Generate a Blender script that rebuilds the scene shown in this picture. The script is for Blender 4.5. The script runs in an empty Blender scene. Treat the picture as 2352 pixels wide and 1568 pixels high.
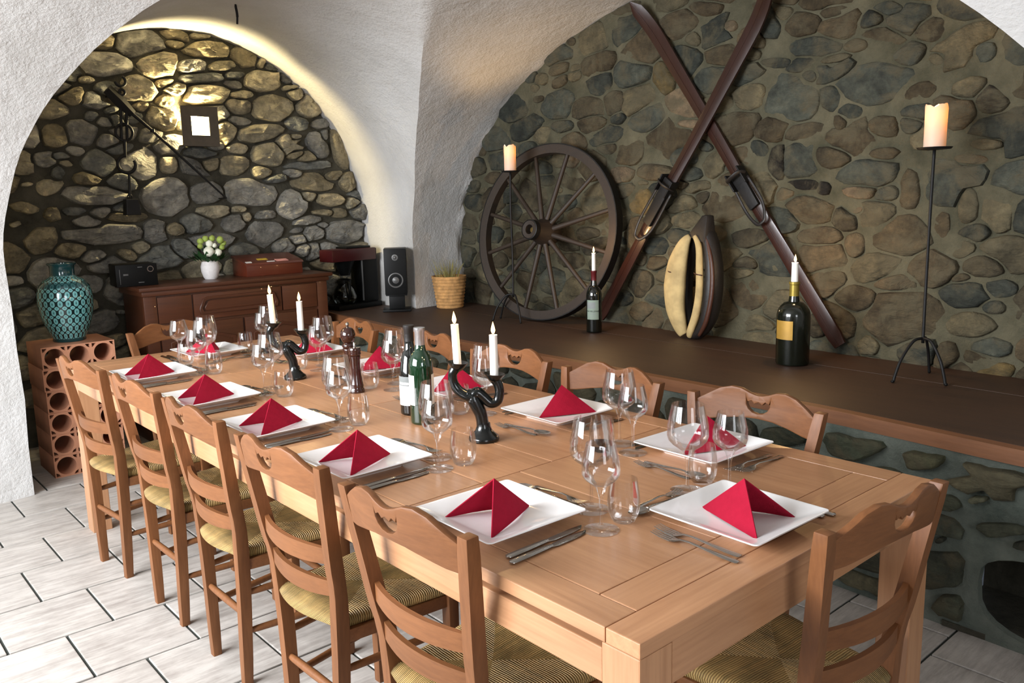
import bpy, bmesh, math, random
import numpy as np
from mathutils import Vector, Matrix, noise as mnoise
random.seed(7); RNG = np.random.RandomState(11)
SC = bpy.context.scene
COL = SC.collection
PI = math.pi

# ---------------------------------------------------------------- camera
F_PX, CX, CY = 1920.5, 1176.0, 784.0
YAW, PITCH, ROLL = 0.71945254, 0.17045532, 0.02470233
CAM = Vector((-0.91911, -0.76836, 1.44023))
_f = Vector((math.sin(YAW)*math.cos(PITCH), math.cos(YAW)*math.cos(PITCH), -math.sin(PITCH)))
_r0 = Vector((math.cos(YAW), -math.sin(YAW), 0)); _d0 = _f.cross(_r0)
_r = math.cos(ROLL)*_r0 + math.sin(ROLL)*_d0; _d = -math.sin(ROLL)*_r0 + math.cos(ROLL)*_d0
cam_data = bpy.data.cameras.new('camera'); cam = bpy.data.objects.new('camera', cam_data); COL.objects.link(cam)
cam.matrix_world = Matrix(((_r.x, -_d.x, -_f.x, CAM.x), (_r.y, -_d.y, -_f.y, CAM.y), (_r.z, -_d.z, -_f.z, CAM.z), (0, 0, 0, 1)))
cam_data.sensor_width = 36; cam_data.lens = F_PX/2352*36; cam_data.clip_start = .05; cam_data.clip_end = 60
SC.camera = cam
def ray(px, py): return _f + (px-CX)/F_PX*_r + (py-CY)/F_PX*_d
# ---------------------------------------------------------------- world, daylight, exposure
SC.view_settings.view_transform = 'Standard'; SC.view_settings.look = 'None'
SC.view_settings.gamma = 1; SC.view_settings.use_curve_mapping = False
SC.view_settings.exposure = -0.1
W = bpy.data.worlds.new('sky'); SC.world = W; W.use_nodes = True
W.node_tree.nodes['Background'].inputs[0].default_value = (.62, .74, .95, 1)
W.node_tree.nodes['Background'].inputs[1].default_value = 1.0
def area(name, loc, direction, sx, sy, power, col):
    l = bpy.data.lights.new(name, 'AREA'); l.shape = 'RECTANGLE'; l.size = sx; l.size_y = sy; l.energy = power; l.color = col
    o = bpy.data.objects.new(name, l); COL.objects.link(o); o.location = loc
    o.rotation_euler = Vector(direction).to_track_quat('-Z', 'Y').to_euler(); return o
# daylight coming in through the window openings of the left wall and of the wall behind the camera
dl = area('daylight_left', (-2.55, 1.8, 1.66), (1, 0, -.42), 2.6, 1.5, 265, (.93, .96, 1)); dl.data.spread = math.radians(140)
de = area('daylight_entrance', (-1.2, -3.35, 1.65), (.1, 1, -.25), 1.4, 1.4, 42, (.95, .97, 1)); de.data.spread = math.radians(140)

# ---------------------------------------------------------------- materials
MATS = {}
def lin(c):
    return tuple(((v/12.92) if v <= .04045 else ((v+.055)/1.055)**2.4) for v in c)
def srgb(r, g, b): return lin((r/255, g/255, b/255))
def new_mat(name):
    m = bpy.data.materials.new(name); m.use_nodes = True; MATS[name] = m
    nt = m.node_tree; return m, nt, nt.nodes['Principled BSDF']
def N(nt, t, **kw):
    n = nt.nodes.new(t)
    for k, v in kw.items(): setattr(n, k, v)
    return n
def L(nt, a, b): nt.links.new(a, b)
def coords(nt, scale=(1, 1, 1), kind='Object', rand=True):
    tc = N(nt, 'ShaderNodeTexCoord'); mp = N(nt, 'ShaderNodeMapping'); mp.inputs['Scale'].default_value = scale
    if rand:
        oi = N(nt, 'ShaderNodeObjectInfo'); ad = N(nt, 'ShaderNodeVectorMath', operation='ADD')
        ml = N(nt, 'ShaderNodeVectorMath', operation='SCALE'); cb = N(nt, 'ShaderNodeCombineXYZ')
        for i in range(3): L(nt, oi.outputs['Random'], cb.inputs[i])
        L(nt, cb.outputs[0], ml.inputs[0]); ml.inputs['Scale'].default_value = 17.0
        L(nt, tc.outputs[kind], ad.inputs[0]); L(nt, ml.outputs[0], ad.inputs[1]); L(nt, ad.outputs[0], mp.inputs[0])
    else: L(nt, tc.outputs[kind], mp.inputs[0])
    return mp.outputs[0]
def ramp(nt, fac, stops):
    r = N(nt, 'ShaderNodeValToRGB'); e = r.color_ramp.elements
    while len(e) < len(stops): e.new(.5)
    for el, (p, c) in zip(e, stops): el.position = p; el.color = (*c, 1)
    L(nt, fac, r.inputs[0]); return r.outputs[0]
def noise(nt, vec, scale, detail=4, rough=.55, dist=0):
    n = N(nt, 'ShaderNodeTexNoise'); n.inputs['Scale'].default_value = scale; n.inputs['Detail'].default_value = detail
    n.inputs['Roughness'].default_value = rough; n.inputs['Distortion'].default_value = dist; L(nt, vec, n.inputs['Vector']); return n.outputs['Fac']
def bump(nt, bsdf, h, strength, dist=.01, prev=None):
    b = N(nt, 'ShaderNodeBump'); b.inputs['Strength'].default_value = strength; b.inputs['Distance'].default_value = dist
    L(nt, h, b.inputs['Height']); 
    if prev: L(nt, prev, b.inputs['Normal'])
    L(nt, b.outputs[0], bsdf.inputs['Normal']); return b.outputs[0]
def mixc(nt, fac, a, b, mode='MIX'):
    m = N(nt, 'ShaderNodeMix', data_type='RGBA', blend_type=mode)
    for s, v in ((m.inputs[0], fac), (m.inputs[6], a), (m.inputs[7], b)):
        if hasattr(v, 'links') or isinstance(v, bpy.types.NodeSocket): L(nt, v, s)
        elif isinstance(v, (int, float)): s.default_value = v
        else: s.default_value = (*v, 1)
    return m.outputs[2]
def plain(name, col, rough=.5, metal=0, var=.12, vs=30, bstr=0, bscale=80, coat=0, sub=0, spec=None):
    m, nt, b = new_mat(name); v = coords(nt)
    f = noise(nt, v, vs, 3)
    c = ramp(nt, f, [(.3, tuple(x*(1-var) for x in col)), (.7, tuple(min(1, x*(1+var)) for x in col))])
    L(nt, c, b.inputs['Base Color']); b.inputs['Roughness'].default_value = rough; b.inputs['Metallic'].default_value = metal
    b.inputs['Coat Weight'].default_value = coat
    if spec is not None: b.inputs['Specular IOR Level'].default_value = spec
    if sub: b.inputs['Subsurface Weight'].default_value = sub; b.inputs['Subsurface Radius'].default_value = (.02, .01, .005)
    if bstr: bump(nt, b, noise(nt, v, bscale, 5, .6), bstr, .004)
    return m
def wood(name, dark, light, rough=.45, scale=1.0, axis=0, bstr=.15, coat=0, spec=.5):
    m, nt, b = new_mat(name); s = [14*scale]*3; s[axis] = 1.1*scale
    v = coords(nt, tuple(s)); n1 = noise(nt, v, 2.2, 6, .6, 1.2)
    s2 = [60*scale]*3; s2[axis] = 2.5*scale; v2 = coords(nt, tuple(s2)); n2 = noise(nt, v2, 2.0, 3, .6)
    v3 = coords(nt, (2, 2, 2)); n3 = noise(nt, v3, 1.3, 2)
    mid = tuple((a+c)/2 for a, c in zip(dark, light))
    c1 = ramp(nt, n1, [(.25, dark), (.5, mid), (.75, light)])
    c2 = mixc(nt, .35, c1, ramp(nt, n2, [(.35, dark), (.65, light)]))
    c3 = mixc(nt, .5, c2, ramp(nt, n3, [(.3, tuple(x*.82 for x in mid)), (.7, tuple(min(1, x*1.2) for x in mid))]))
    oi = N(nt, 'ShaderNodeObjectInfo'); hs = N(nt, 'ShaderNodeHueSaturation'); mr = N(nt, 'ShaderNodeMapRange')
    mr.inputs[3].default_value = .9; mr.inputs[4].default_value = 1.1; L(nt, oi.outputs['Random'], mr.inputs[0]); L(nt, mr.outputs[0], hs.inputs['Value'])
    L(nt, c3, hs.inputs['Color']); L(nt, hs.outputs[0], b.inputs['Base Color'])
    b.inputs['Roughness'].default_value = rough; b.inputs['Coat Weight'].default_value = coat; b.inputs['Specular IOR Level'].default_value = spec
    bump(nt, b, n2, bstr, .002); return m
def emit(name, col, strength):
    m = bpy.data.materials.new(name); m.use_nodes = True; MATS[name] = m; nt = m.node_tree; nt.nodes.clear()
    e = N(nt, 'ShaderNodeEmission'); e.inputs[0].default_value = (*col, 1); e.inputs[1].default_value = strength
    o = N(nt, 'ShaderNodeOutputMaterial'); L(nt, e.outputs[0], o.inputs[0]); return m
def thin_glass(name, tint=(1, 1, 1), gain=1.0, edge=.25):
    m = bpy.data.materials.new(name); m.use_nodes = True; MATS[name] = m; nt = m.node_tree; nt.nodes.clear()
    t = N(nt, 'ShaderNodeBsdfTransparent'); t.inputs[0].default_value = (*tint, 1)
    g = N(nt, 'ShaderNodeBsdfGlossy'); g.inputs['Roughness'].default_value = .03; g.inputs[0].default_value = (1, 1, 1, 1)
    fr = N(nt, 'ShaderNodeFresnel'); fr.inputs[0].default_value = 1.5
    lw = N(nt, 'ShaderNodeLayerWeight'); lw.inputs[0].default_value = .12
    ad = N(nt, 'ShaderNodeMath', operation='MULTIPLY_ADD'); ad.use_clamp = True; ad.inputs[1].default_value = gain
    ml = N(nt, 'ShaderNodeMath', operation='MULTIPLY'); ml.inputs[1].default_value = edge; L(nt, lw.outputs['Facing'], ml.inputs[0])
    L(nt, fr.outputs[0], ad.inputs[0]); L(nt, ml.outputs[0], ad.inputs[2])
    mx = N(nt, 'ShaderNodeMixShader'); L(nt, ad.outputs[0], mx.inputs[0]); L(nt, t.outputs[0], mx.inputs[1]); L(nt, g.outputs[0], mx.inputs[2])
    o = N(nt, 'ShaderNodeOutputMaterial'); L(nt, mx.outputs[0], o.inputs[0]); return m

def plaster():
    m, nt, b = new_mat('white_plaster'); v = coords(nt, rand=False)
    c = ramp(nt, noise(nt, v, 1.6, 5, .6), [(.3, srgb(192, 190, 186)), (.7, srgb(212, 211, 209))])
    L(nt, c, b.inputs['Base Color']); b.inputs['Roughness'].default_value = .9; b.inputs['Specular IOR Level'].default_value = .2
    h1 = noise(nt, v, 11, 6, .62); h2 = noise(nt, v, 70, 4, .6); ad = N(nt, 'ShaderNodeMath', operation='MULTIPLY_ADD'); ad.inputs[1].default_value = .35
    L(nt, h2, ad.inputs[0]); L(nt, h1, ad.inputs[2]); bump(nt, b, ad.outputs[0], .6, .018); return m
plaster()
def stone_mat(name, crack=.5, rough=.85, smear=None):
    m, nt, b = new_mat(name); v = coords(nt, rand=True); oi = N(nt, 'ShaderNodeObjectInfo')
    f1 = noise(nt, v, 7, 8, .65, .6); f2 = noise(nt, v, 40, 5, .7)
    k = ramp(nt, f1, [(.28, (.42, .42, .43)), (.5, (.95, .95, .93)), (.72, (1.55, 1.5, 1.4))])
    c = mixc(nt, 1.0, oi.outputs['Color'], k, 'MULTIPLY')
    c = mixc(nt, .35, c, ramp(nt, f2, [(.35, (.05, .05, .045)), (.62, (.5, .47, .42))]), 'OVERLAY')
    if smear:      # lime and mortar smeared over the faces, running on from stone to stone
        ge = N(nt, 'ShaderNodeNewGeometry'); sm = noise(nt, ge.outputs['Position'], 5.5, 9, .68, .5)
        c = mixc(nt, ramp(nt, sm, [(.47, (0, 0, 0)), (.60, (.75, .75, .75))]), c, smear)
    L(nt, c, b.inputs['Base Color']); b.inputs['Roughness'].default_value = rough; b.inputs['Specular IOR Level'].default_value = .25
    vs = coords(nt, (1, 1, 2.2)); h1 = noise(nt, vs, 9, 8, .62, .8); n = bump(nt, b, h1, crack, .05)
    bump(nt, b, f2, .35, .01, n); return m
stone_mat('stone', 1.0); stone_mat('stone_flush', .7, smear=srgb(84, 78, 61))
def mortar(name, a, c, bs=.8):
    m, nt, b = new_mat(name); v = coords(nt, rand=False)
    k = ramp(nt, noise(nt, v, 5, 7, .65), [(.3, a), (.68, c)]); L(nt, k, b.inputs['Base Color']); b.inputs['Roughness'].default_value = .95
    b.inputs['Specular IOR Level'].default_value = .15
    bump(nt, b, noise(nt, v, 14, 8, .7), bs, .04); return m
mortar('mortar_dark', srgb(58, 56, 48), srgb(96, 92, 80)); mortar('mortar_green', srgb(68, 67, 53), srgb(106, 101, 82)); mortar('mortar_bench', srgb(84, 93, 86), srgb(128, 134, 124))
def tile_mat():
    m, nt, b = new_mat('floor_tile'); v = coords(nt, (1, 1, 1)); v2 = coords(nt, (3, 22, 3))
    c1 = ramp(nt, noise(nt, v, 6, 6, .65), [(.32, srgb(150, 143, 136)), (.66, srgb(188, 182, 175))])
    c2 = mixc(nt, .35, c1, ramp(nt, noise(nt, v2, 2, 5, .7), [(.4, srgb(134, 127, 121)), (.6, srgb(200, 195, 188))]))
    L(nt, c2, b.inputs['Base Color']); b.inputs['Roughness'].default_value = .42
    bump(nt, b, noise(nt, v, 25, 5, .6), .12, .004); return m
tile_mat()
plain('grout', srgb(52, 56, 52), .95, var=.15)
wood('table_oak', srgb(148, 101, 69), srgb(200, 152, 112), .32, 1.0, 0, .12, spec=.5)
wood('chair_wood', srgb(86, 52, 29), srgb(134, 87, 52), .46, 1.3, 2, .1, spec=.3)
wood('chair_wood_cross', srgb(86, 52, 29), srgb(134, 87, 52), .46, 1.3, 1, .1, spec=.3)
wood('cabinet_wood', srgb(54, 28, 17), srgb(92, 51, 30), .4, .8, 0, .1, coat=.1)
wood('bench_wood', srgb(37, 24, 16), srgb(74, 49, 32), .55, .7, 1, .3)
wood('bench_edge', srgb(84, 50, 29), srgb(132, 86, 52), .55, .7, 1, .3)
wood('ski_wood', srgb(28, 14, 10), srgb(56, 28, 19), .32, 1.0, 2, .1, coat=.2)
wood('wheel_wood', srgb(28, 21, 15), srgb(54, 41, 30), .6, 1.2, 0, .3)
wood('box_wood', srgb(64, 25, 14), srgb(100, 43, 25), .35, .8, 0, .1, coat=.2)
plain('leather_black', srgb(28, 24, 22), .5, bstr=.3)
plain('leather_brown', srgb(66, 36, 24), .45, bstr=.2)
plain('collar_pad', srgb(178, 154, 106), .85, var=.24, vs=12, bstr=.4, bscale=60)
plain('iron', srgb(26, 25, 25), .55, .5, bstr=.3, bscale=60)
plain('black_lacquer', srgb(11, 14, 13), .2, var=.05, coat=.15, spec=.45)
plain('candle_wax', srgb(244, 240, 232), .5, var=.02, sub=.25)
def wax_glow():
    m, nt, b = new_mat('candle_wax_glow'); b.inputs['Base Color'].default_value = (*srgb(246, 236, 220), 1); b.inputs['Roughness'].default_value = .5
    t = N(nt, 'ShaderNodeBsdfTranslucent'); t.inputs[0].default_value = (*srgb(252, 214, 160), 1); mx = N(nt, 'ShaderNodeMixShader'); mx.inputs[0].default_value = .45
    L(nt, b.outputs[0], mx.inputs[1]); L(nt, t.outputs[0], mx.inputs[2]); L(nt, mx.outputs[0], nt.nodes['Material Output'].inputs[0])
wax_glow()
plain('porcelain', srgb(242, 241, 240), .12, var=.015, coat=.5)
plain('napkin_red', srgb(154, 20, 46), .9, var=.06, vs=60, bstr=.25, bscale=420, spec=.15)
plain('steel', srgb(168, 164, 158), .16, 1, var=.04)
plain('plastic_black', srgb(9, 10, 10), .45, var=.1, spec=.18)
plain('plastic_red', srgb(54, 12, 14), .35, var=.1)
plain('speaker_cone', srgb(96, 96, 95), .4, .3, var=.05)
plain('terracotta', srgb(188, 132, 102), .9, var=.12, vs=9, bstr=.35, bscale=60)
plain('pepper_wood', srgb(46, 20, 13), .15, var=.25, vs=12, coat=.6)
plain('bottle_green', srgb(9, 40, 22), .06, var=.1, coat=.4, spec=.8)
plain('bottle_dark', srgb(8, 12, 9), .08, var=.1, coat=.4, spec=.7)
plain('bottle_mag', srgb(14, 18, 11), .14, var=.2, coat=.2, spec=.6)
plain('foil_silver', srgb(196, 196, 198), .3, .9, var=.05)
plain('foil_gold', srgb(150, 130, 56), .4, .6, var=.1)
plain('foil_red', srgb(92, 22, 26), .4, .2, var=.1)
plain('paper_white', srgb(226, 224, 220), .7, var=.03)
plain('paper_grey', srgb(128, 132, 130), .7, var=.05)
plain('paper_gold', srgb(176, 136, 58), .5, .3, var=.12, vs=18)
plain('paper_sage', srgb(128, 142, 128), .7, var=.05)
plain('ink', srgb(44, 46, 42), .7, var=.02)
plain('paper_pink', srgb(214, 150, 140), .7, var=.15); plain('paper_yellow', srgb(190, 160, 50), .7, var=.1)
plain('basket', srgb(184, 138, 84), .85, var=.3, vs=26, bstr=.7, bscale=40)
plain('dry_grass', srgb(132, 122, 66), .8, var=.3)
plain('leaf_green', srgb(34, 70, 32), .6, var=.35); plain('leaf_lime', srgb(150, 168, 78), .6, var=.2); plain('petal_white', srgb(232, 232, 214), .7, var=.05)
plain('pot_white', srgb(226, 222, 220), .6, var=.06, vs=60, bstr=.4, bscale=90)
plain('brass', srgb(120, 100, 60), .4, .8, var=.2)
plain('white_paint', srgb(222, 222, 220), .5, var=.02)
plain('lamp_plate', srgb(84, 76, 66), .6, .2, var=.1)
emit('flame_core', (1.0, .62, .25), 6.0); emit('lamp_lens', (1.0, .87, .48), 9.0)
thin_glass('clear_glass', (.99, .99, .99), .5, .07)
thin_glass('smoked_glass', (.55, .58, .56), .9, .2)
def rush():
    m, nt, b = new_mat('rush'); uv = N(nt, 'ShaderNodeUVMap'); sp = N(nt, 'ShaderNodeSeparateXYZ'); L(nt, uv.outputs[0], sp.inputs[0])
    def mth(op, a, c=None, d=None):
        n = N(nt, 'ShaderNodeMath', operation=op)
        for i, v in enumerate((a, c, d)):
            if v is None: continue
            if isinstance(v, (int, float)): n.inputs[i].default_value = v
            else: L(nt, v, n.inputs[i])
        return n.outputs[0]
    u = mth('MULTIPLY_ADD', sp.outputs[0], 2, -1); v = mth('MULTIPLY_ADD', sp.outputs[1], 2, -1)
    side = mth('GREATER_THAN', mth('ABSOLUTE', v), mth('ABSOLUTE', u))
    wob = noise(nt, uv.outputs[0], 9, 2)
    t = mth('ADD', mth('ADD', mth('MULTIPLY', u, side), mth('MULTIPLY', v, mth('SUBTRACT', 1, side))), mth('MULTIPLY', wob, .03))
    s = mth('MULTIPLY_ADD', mth('SINE', mth('MULTIPLY', t, 190.0)), .5, .5)
    cell = N(nt, 'ShaderNodeTexWhiteNoise', noise_dimensions='1D'); L(nt, mth('FLOOR', mth('MULTIPLY', t, 30.24)), cell.inputs['W'])
    ca = ramp(nt, s, [(.0, srgb(122, 94, 52)), (.4, srgb(176, 144, 90)), (1, srgb(206, 178, 124))])
    cb = ramp(nt, noise(nt, coords(nt, (1, 1, 1)), 16, 3), [(.3, (.62, .62, .55)), (.7, (1.2, 1.15, 1.05))])
    cc = mixc(nt, 1.0, mixc(nt, 1.0, ca, cb, 'MULTIPLY'), ramp(nt, cell.outputs[0], [(0, (.8, .82, .78)), (1, (1.12, 1.08, 1))]), 'MULTIPLY')
    L(nt, cc, b.inputs['Base Color']); b.inputs['Roughness'].default_value = .6; bump(nt, b, s, .9, .004); return m
rush()
def vase_mat():
    m, nt, b = new_mat('vase_glaze'); uv = N(nt, 'ShaderNodeUVMap'); sp = N(nt, 'ShaderNodeSeparateXYZ'); L(nt, uv.outputs[0], sp.inputs[0])
    def mth(op, a, c=None, d=None):
        n = N(nt, 'ShaderNodeMath', operation=op)
        for i, v in enumerate((a, c, d)):
            if v is None: continue
            if isinstance(v, (int, float)): n.inputs[i].default_value = v
            else: L(nt, v, n.inputs[i])
        return n.outputs[0]
    p = mth('MULTIPLY', sp.outputs[0], 22.0); q0 = mth('MULTIPLY', sp.outputs[1], 15.0)
    q = mth('MULTIPLY_ADD', mth('SINE', mth('MULTIPLY', q0, 2*PI)), .09, q0)
    a = mth('SUBTRACT', mth('FRACT', mth('ADD', p, q)), .5); c = mth('SUBTRACT', mth('FRACT', mth('ADD', mth('SUBTRACT', p, q), 50)), .5)
    d = mth('POWER', mth('ADD', mth('POWER', mth('ABSOLUTE', a), 2.6), mth('POWER', mth('ABSOLUTE', c), 2.6)), .3846)
    col = ramp(nt, d, [(.05, srgb(20, 58, 62)), (.1, srgb(96, 158, 160)), (.39, srgb(124, 184, 184)), (.43, srgb(10, 34, 36))])
    # plain dark bands at foot and shoulder line
    vb = ramp(nt, sp.outputs[1], [(.0, (0, 0, 0)), (.14, (0, 0, 0)), (.145, (1, 1, 1)), (.55, (1, 1, 1)), (.555, (.2, .2, .2)), (.60, (.2, .2, .2)), (.605, (1, 1, 1)), (.68, (1, 1, 1)), (.685, (0, 0, 0))])
    col2 = mixc(nt, vb, srgb(16, 62, 66), col); L(nt, col2, b.inputs['Base Color']); b.inputs['Roughness'].default_value = .14; b.inputs['Coat Weight'].default_value = .5; return m
vase_mat()

# ---------------------------------------------------------------- mesh helpers
def link(o, parent=None):
    COL.objects.link(o)
    if parent is not None: o.parent = parent
    return o
def mobj(name, me, mat, parent=None, smooth=False, angle=None):
    me.materials.clear()
    for mm in (mat if isinstance(mat, (list, tuple)) else [mat]): me.materials.append(MATS[mm])
    if smooth:
        me.polygons.foreach_set('use_smooth', [True]*len(me.polygons))
        if angle: 
            me.set_sharp_from_angle(angle=math.radians(angle))
    me.name = name
    return link(bpy.data.objects.new(name, me), parent)
def bm_mesh(bm, name='m', normals=True):
    if normals: bmesh.ops.recalc_face_normals(bm, faces=bm.faces)
    me = bpy.data.meshes.new(name); bm.to_mesh(me); bm.free(); return me
def obj(name, bm, mat, parent=None, smooth=False, angle=None, normals=True):
    return mobj(name, bm_mesh(bm, name, normals), mat, parent, smooth, angle)
def empty(name, loc=(0, 0, 0), rz=0, label=None, cat=None, group=None):
    o = bpy.data.objects.new(name, None); o.empty_display_size = .05; COL.objects.link(o); o.location = loc; o.rotation_euler = (0, 0, rz)
    return tag(o, label, cat, group)
def tag(o, label=None, cat=None, group=None, kind=None):
    for k, v in (('label', label), ('category', cat), ('group', group), ('kind', kind)):
        if v: o[k] = v
    return o
def copy_tree(o, parent=None):
    c = o.copy(); COL.objects.link(c); c.parent = parent
    for ch in list(o.children): copy_tree(ch, c)
    return c
class Protos:
    def __init__(s): s.p = {}
    def get(s, key, maker):
        if key not in s.p: s.p[key] = maker(); return s.p[key]
        return copy_tree(s.p[key])
PR = Protos()
def box(bm, c, s, M=None, bev=0):
    vs = [Vector((c[0]+s[0]*(i-.5), c[1]+s[1]*(j-.5), c[2]+s[2]*(k-.5))) for i in (0, 1) for j in (0, 1) for k in (0, 1)]
    if M is not None: vs = [M @ v for v in vs]
    bv = [bm.verts.new(v) for v in vs]
    fs = [bm.faces.new([bv[i] for i in f]) for f in ((0, 1, 3, 2), (4, 6, 7, 5), (0, 4, 5, 1), (2, 3, 7, 6), (0, 2, 6, 4), (1, 5, 7, 3))]
    if bev:
        es = list({e for f in fs for e in f.edges}); bmesh.ops.bevel(bm, geom=es, offset=bev, segments=2, affect='EDGES', profile=.6)
def bbox(c, s, M=None, bev=0):
    bm = bmesh.new(); box(bm, c, s, M, bev); return bm
def hexa(bm, P, bev=0):
    bv = [bm.verts.new(p) for p in P]   # 0-3 bottom ring, 4-7 top ring
    fs = [bm.faces.new([bv[i] for i in f]) for f in ((0, 3, 2, 1), (4, 5, 6, 7), (0, 1, 5, 4), (1, 2, 6, 5), (2, 3, 7, 6), (3, 0, 4, 7))]
    if bev:
        es = list({e for f in fs for e in f.edges}); bmesh.ops.bevel(bm, geom=es, offset=bev, segments=2, affect='EDGES', profile=.6)
def lathe(bm, prof, n=32, M=None, uv=False, close=False):
    rings = []
    for r, z in prof:
        if r < 1e-6: rings.append([bm.verts.new((0, 0, z))])
        else: rings.append([bm.verts.new((r*math.cos(2*PI*i/n), r*math.sin(2*PI*i/n), z)) for i in range(n)])
    lay = bm.loops.layers.uv.verify() if uv else None
    tot = [0]
    for a, b in zip(prof[:-1], prof[1:]): tot.append(tot[-1]+math.hypot(b[0]-a[0], b[1]-a[1]))
    for k in range(len(rings)-1):
        A, B = rings[k], rings[k+1]
        for i in range(n):
            j = (i+1) % n; q = []
            if len(A) == 1 and len(B) == 1: continue
            if len(A) == 1: q = [(A[0], i, k), (B[j], i+1, k+1), (B[i], i, k+1)][::-1]
            elif len(B) == 1: q = [(A[i], i, k), (A[j], i+1, k), (B[0], i, k+1)]
            else: q = [(A[i], i, k), (A[j], i+1, k), (B[j], i+1, k+1), (B[i], i, k+1)]
            try: f = bm.faces.new([t[0] for t in q])
            except ValueError: continue
            if uv:
                for lp, t in zip(f.loops, q): lp[lay].uv = (t[1]/n, tot[t[2]]/tot[-1])
    if M is not None:
        vs = [v for r in rings for v in r]; bmesh.ops.transform(bm, matrix=M, verts=vs)
    return bm
def tube(bm, pts, rad, n=10, caps=True, flat=1.0, up=None):
    pts = [Vector(p) for p in pts]; m = len(pts)
    if isinstance(rad, (int, float)): rad = [rad]*m
    T = [(pts[min(i+1, m-1)]-pts[max(i-1, 0)]).normalized() for i in range(m)]
    u = Vector(up) if up else (Vector((0, 0, 1)) if abs(T[0].z) < .9 else Vector((1, 0, 0)))
    rings = []
    for i in range(m):
        u = (u - T[i]*u.dot(T[i])).normalized(); w = T[i].cross(u)
        rings.append([bm.verts.new(pts[i] + rad[i]*(math.cos(2*PI*k/n)*w + flat*math.sin(2*PI*k/n)*u)) for k in range(n)])
    for a, b in zip(rings[:-1], rings[1:]):
        for k in range(n): bm.faces.new((a[k], a[(k+1) % n], b[(k+1) % n], b[k]))
    if caps:
        bm.faces.new(rings[0][::-1]); bm.faces.new(rings[-1])
    return bm
def smooth_path(P, k=6):
    P = [Vector(p) for p in P]; out = []
    for i in range(len(P)-1):
        p0, p1, p2, p3 = P[max(i-1, 0)], P[i], P[i+1], P[min(i+2, len(P)-1)]
        for j in range(k):
            t = j/k; out.append(.5*((2*p1)+(-p0+p2)*t+(2*p0-5*p1+4*p2-p3)*t*t+(-p0+3*p1-3*p2+p3)*t**3))
    out.append(P[-1]); return out
def lerps(vals, k=6):
    out = []
    for a, b in zip(vals[:-1], vals[1:]): out += [a+(b-a)*j/k for j in range(k)]
    return out+[vals[-1]]
def poly2d(outlines, depth, bevel=0.0):
    """filled flat outline (with holes) extruded; returns a mesh in (u, v, w) with w in +-depth/2"""
    cu = bpy.data.curves.new('o', 'CURVE'); cu.dimensions = '2D'; cu.fill_mode = 'BOTH'; cu.extrude = depth/2-bevel; cu.bevel_depth = bevel; cu.bevel_resolution = 1; cu.offset = -bevel if bevel else 0
    for o in outlines:
        s = cu.splines.new('POLY'); s.points.add(len(o)-1); s.use_cyclic_u = True
        for p, (a, b) in zip(s.points, o): p.co = (a, b, 0, 1)
    t = bpy.data.objects.new('o', cu); COL.objects.link(t)
    dg = bpy.context.evaluated_depsgraph_get(); me = bpy.data.meshes.new_from_object(t.evaluated_get(dg))
    bpy.data.objects.remove(t); bpy.data.curves.remove(cu); return me
def remap(me, fn):
    for v in me.vertices: v.co = fn(v.co)
    return me
def text_mesh(s, size, depth=.0004):
    cu = bpy.data.curves.new('t', 'FONT'); cu.body = s; cu.size = size; cu.align_x = 'CENTER'; cu.align_y = 'CENTER'; cu.extrude = depth
    t = bpy.data.objects.new('t', cu); COL.objects.link(t); dg = bpy.context.evaluated_depsgraph_get()
    me = bpy.data.meshes.new_from_object(t.evaluated_get(dg)); bpy.data.objects.remove(t); bpy.data.curves.remove(cu); return me

# ---------------------------------------------------------------- room shell: groin vault of white plaster
XC, AA, ZA, BA = 1.235, 1.305, 1.2, 1.36          # barrel running along y (alcove side)
YC, ZB, BB = 2.05, 1.1, 1.46                      # barrel running along x (bench side)
YBACK = 4.9
def wx(y): return 2.85+.047*y
def xa(z): return AA*(1 if z <= ZA else math.sqrt(max(0, 1-((z-ZA)/BA)**2)))
def gb(z): return 1 if z <= ZB else math.sqrt(max(0, 1-((z-ZB)/BB)**2))
def afar(x): return 3.93+.115*(x+.09)-YC
ZS = [0, .25, .5, .75, .95] + [ZB+BB*math.sin(i/30*PI/2) for i in range(31)]
def hn(p, s):
    return math.sin(p[0]*3.1*s+1.3)*math.sin(p[1]*2.7*s+.4)*math.sin(p[2]*3.3*s+2.1)
def wob(p): return Vector((.012*hn(p, 1.5)+.006*hn(p, 3.7), .012*hn((p[1], p[2], p[0]), 1.5)+.006*hn((p[2], p[0], p[1]), 3.9), .010*hn((p[2], p[0], p[1]), 1.4)))
def grid(bm, rows):
    V = [[bm.verts.new(Vector(p)+wob(p)) for p in r] for r in rows]
    for a, b in zip(V[:-1], V[1:]):
        for i in range(len(a)-1):
            try: bm.faces.new((a[i], a[i+1], b[i+1], b[i]))
            except ValueError: pass
def lerp(a, b, n): return [a+(b-a)*i/n for i in range(n+1)]
bm = bmesh.new()
def edge_j(y, z): return .018*math.sin(y*37+z*29)*math.sin(y*13-z*41+1)+.012*math.sin(y*71+z*53)
for sg in (1, -1):                                # alcove barrel beyond the groin
    grid(bm, [[(XC+sg*xa(z), y, z) for y in lerp(YC+afar(XC+sg*xa(z))*gb(z), YBACK+.04, 26)] for z in ZS])
grid(bm, [[(XC+xa(z), y, z) for y in lerp(-3.2, YC-2.1*gb(z), 26)] for z in ZS])
rows = []
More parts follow.
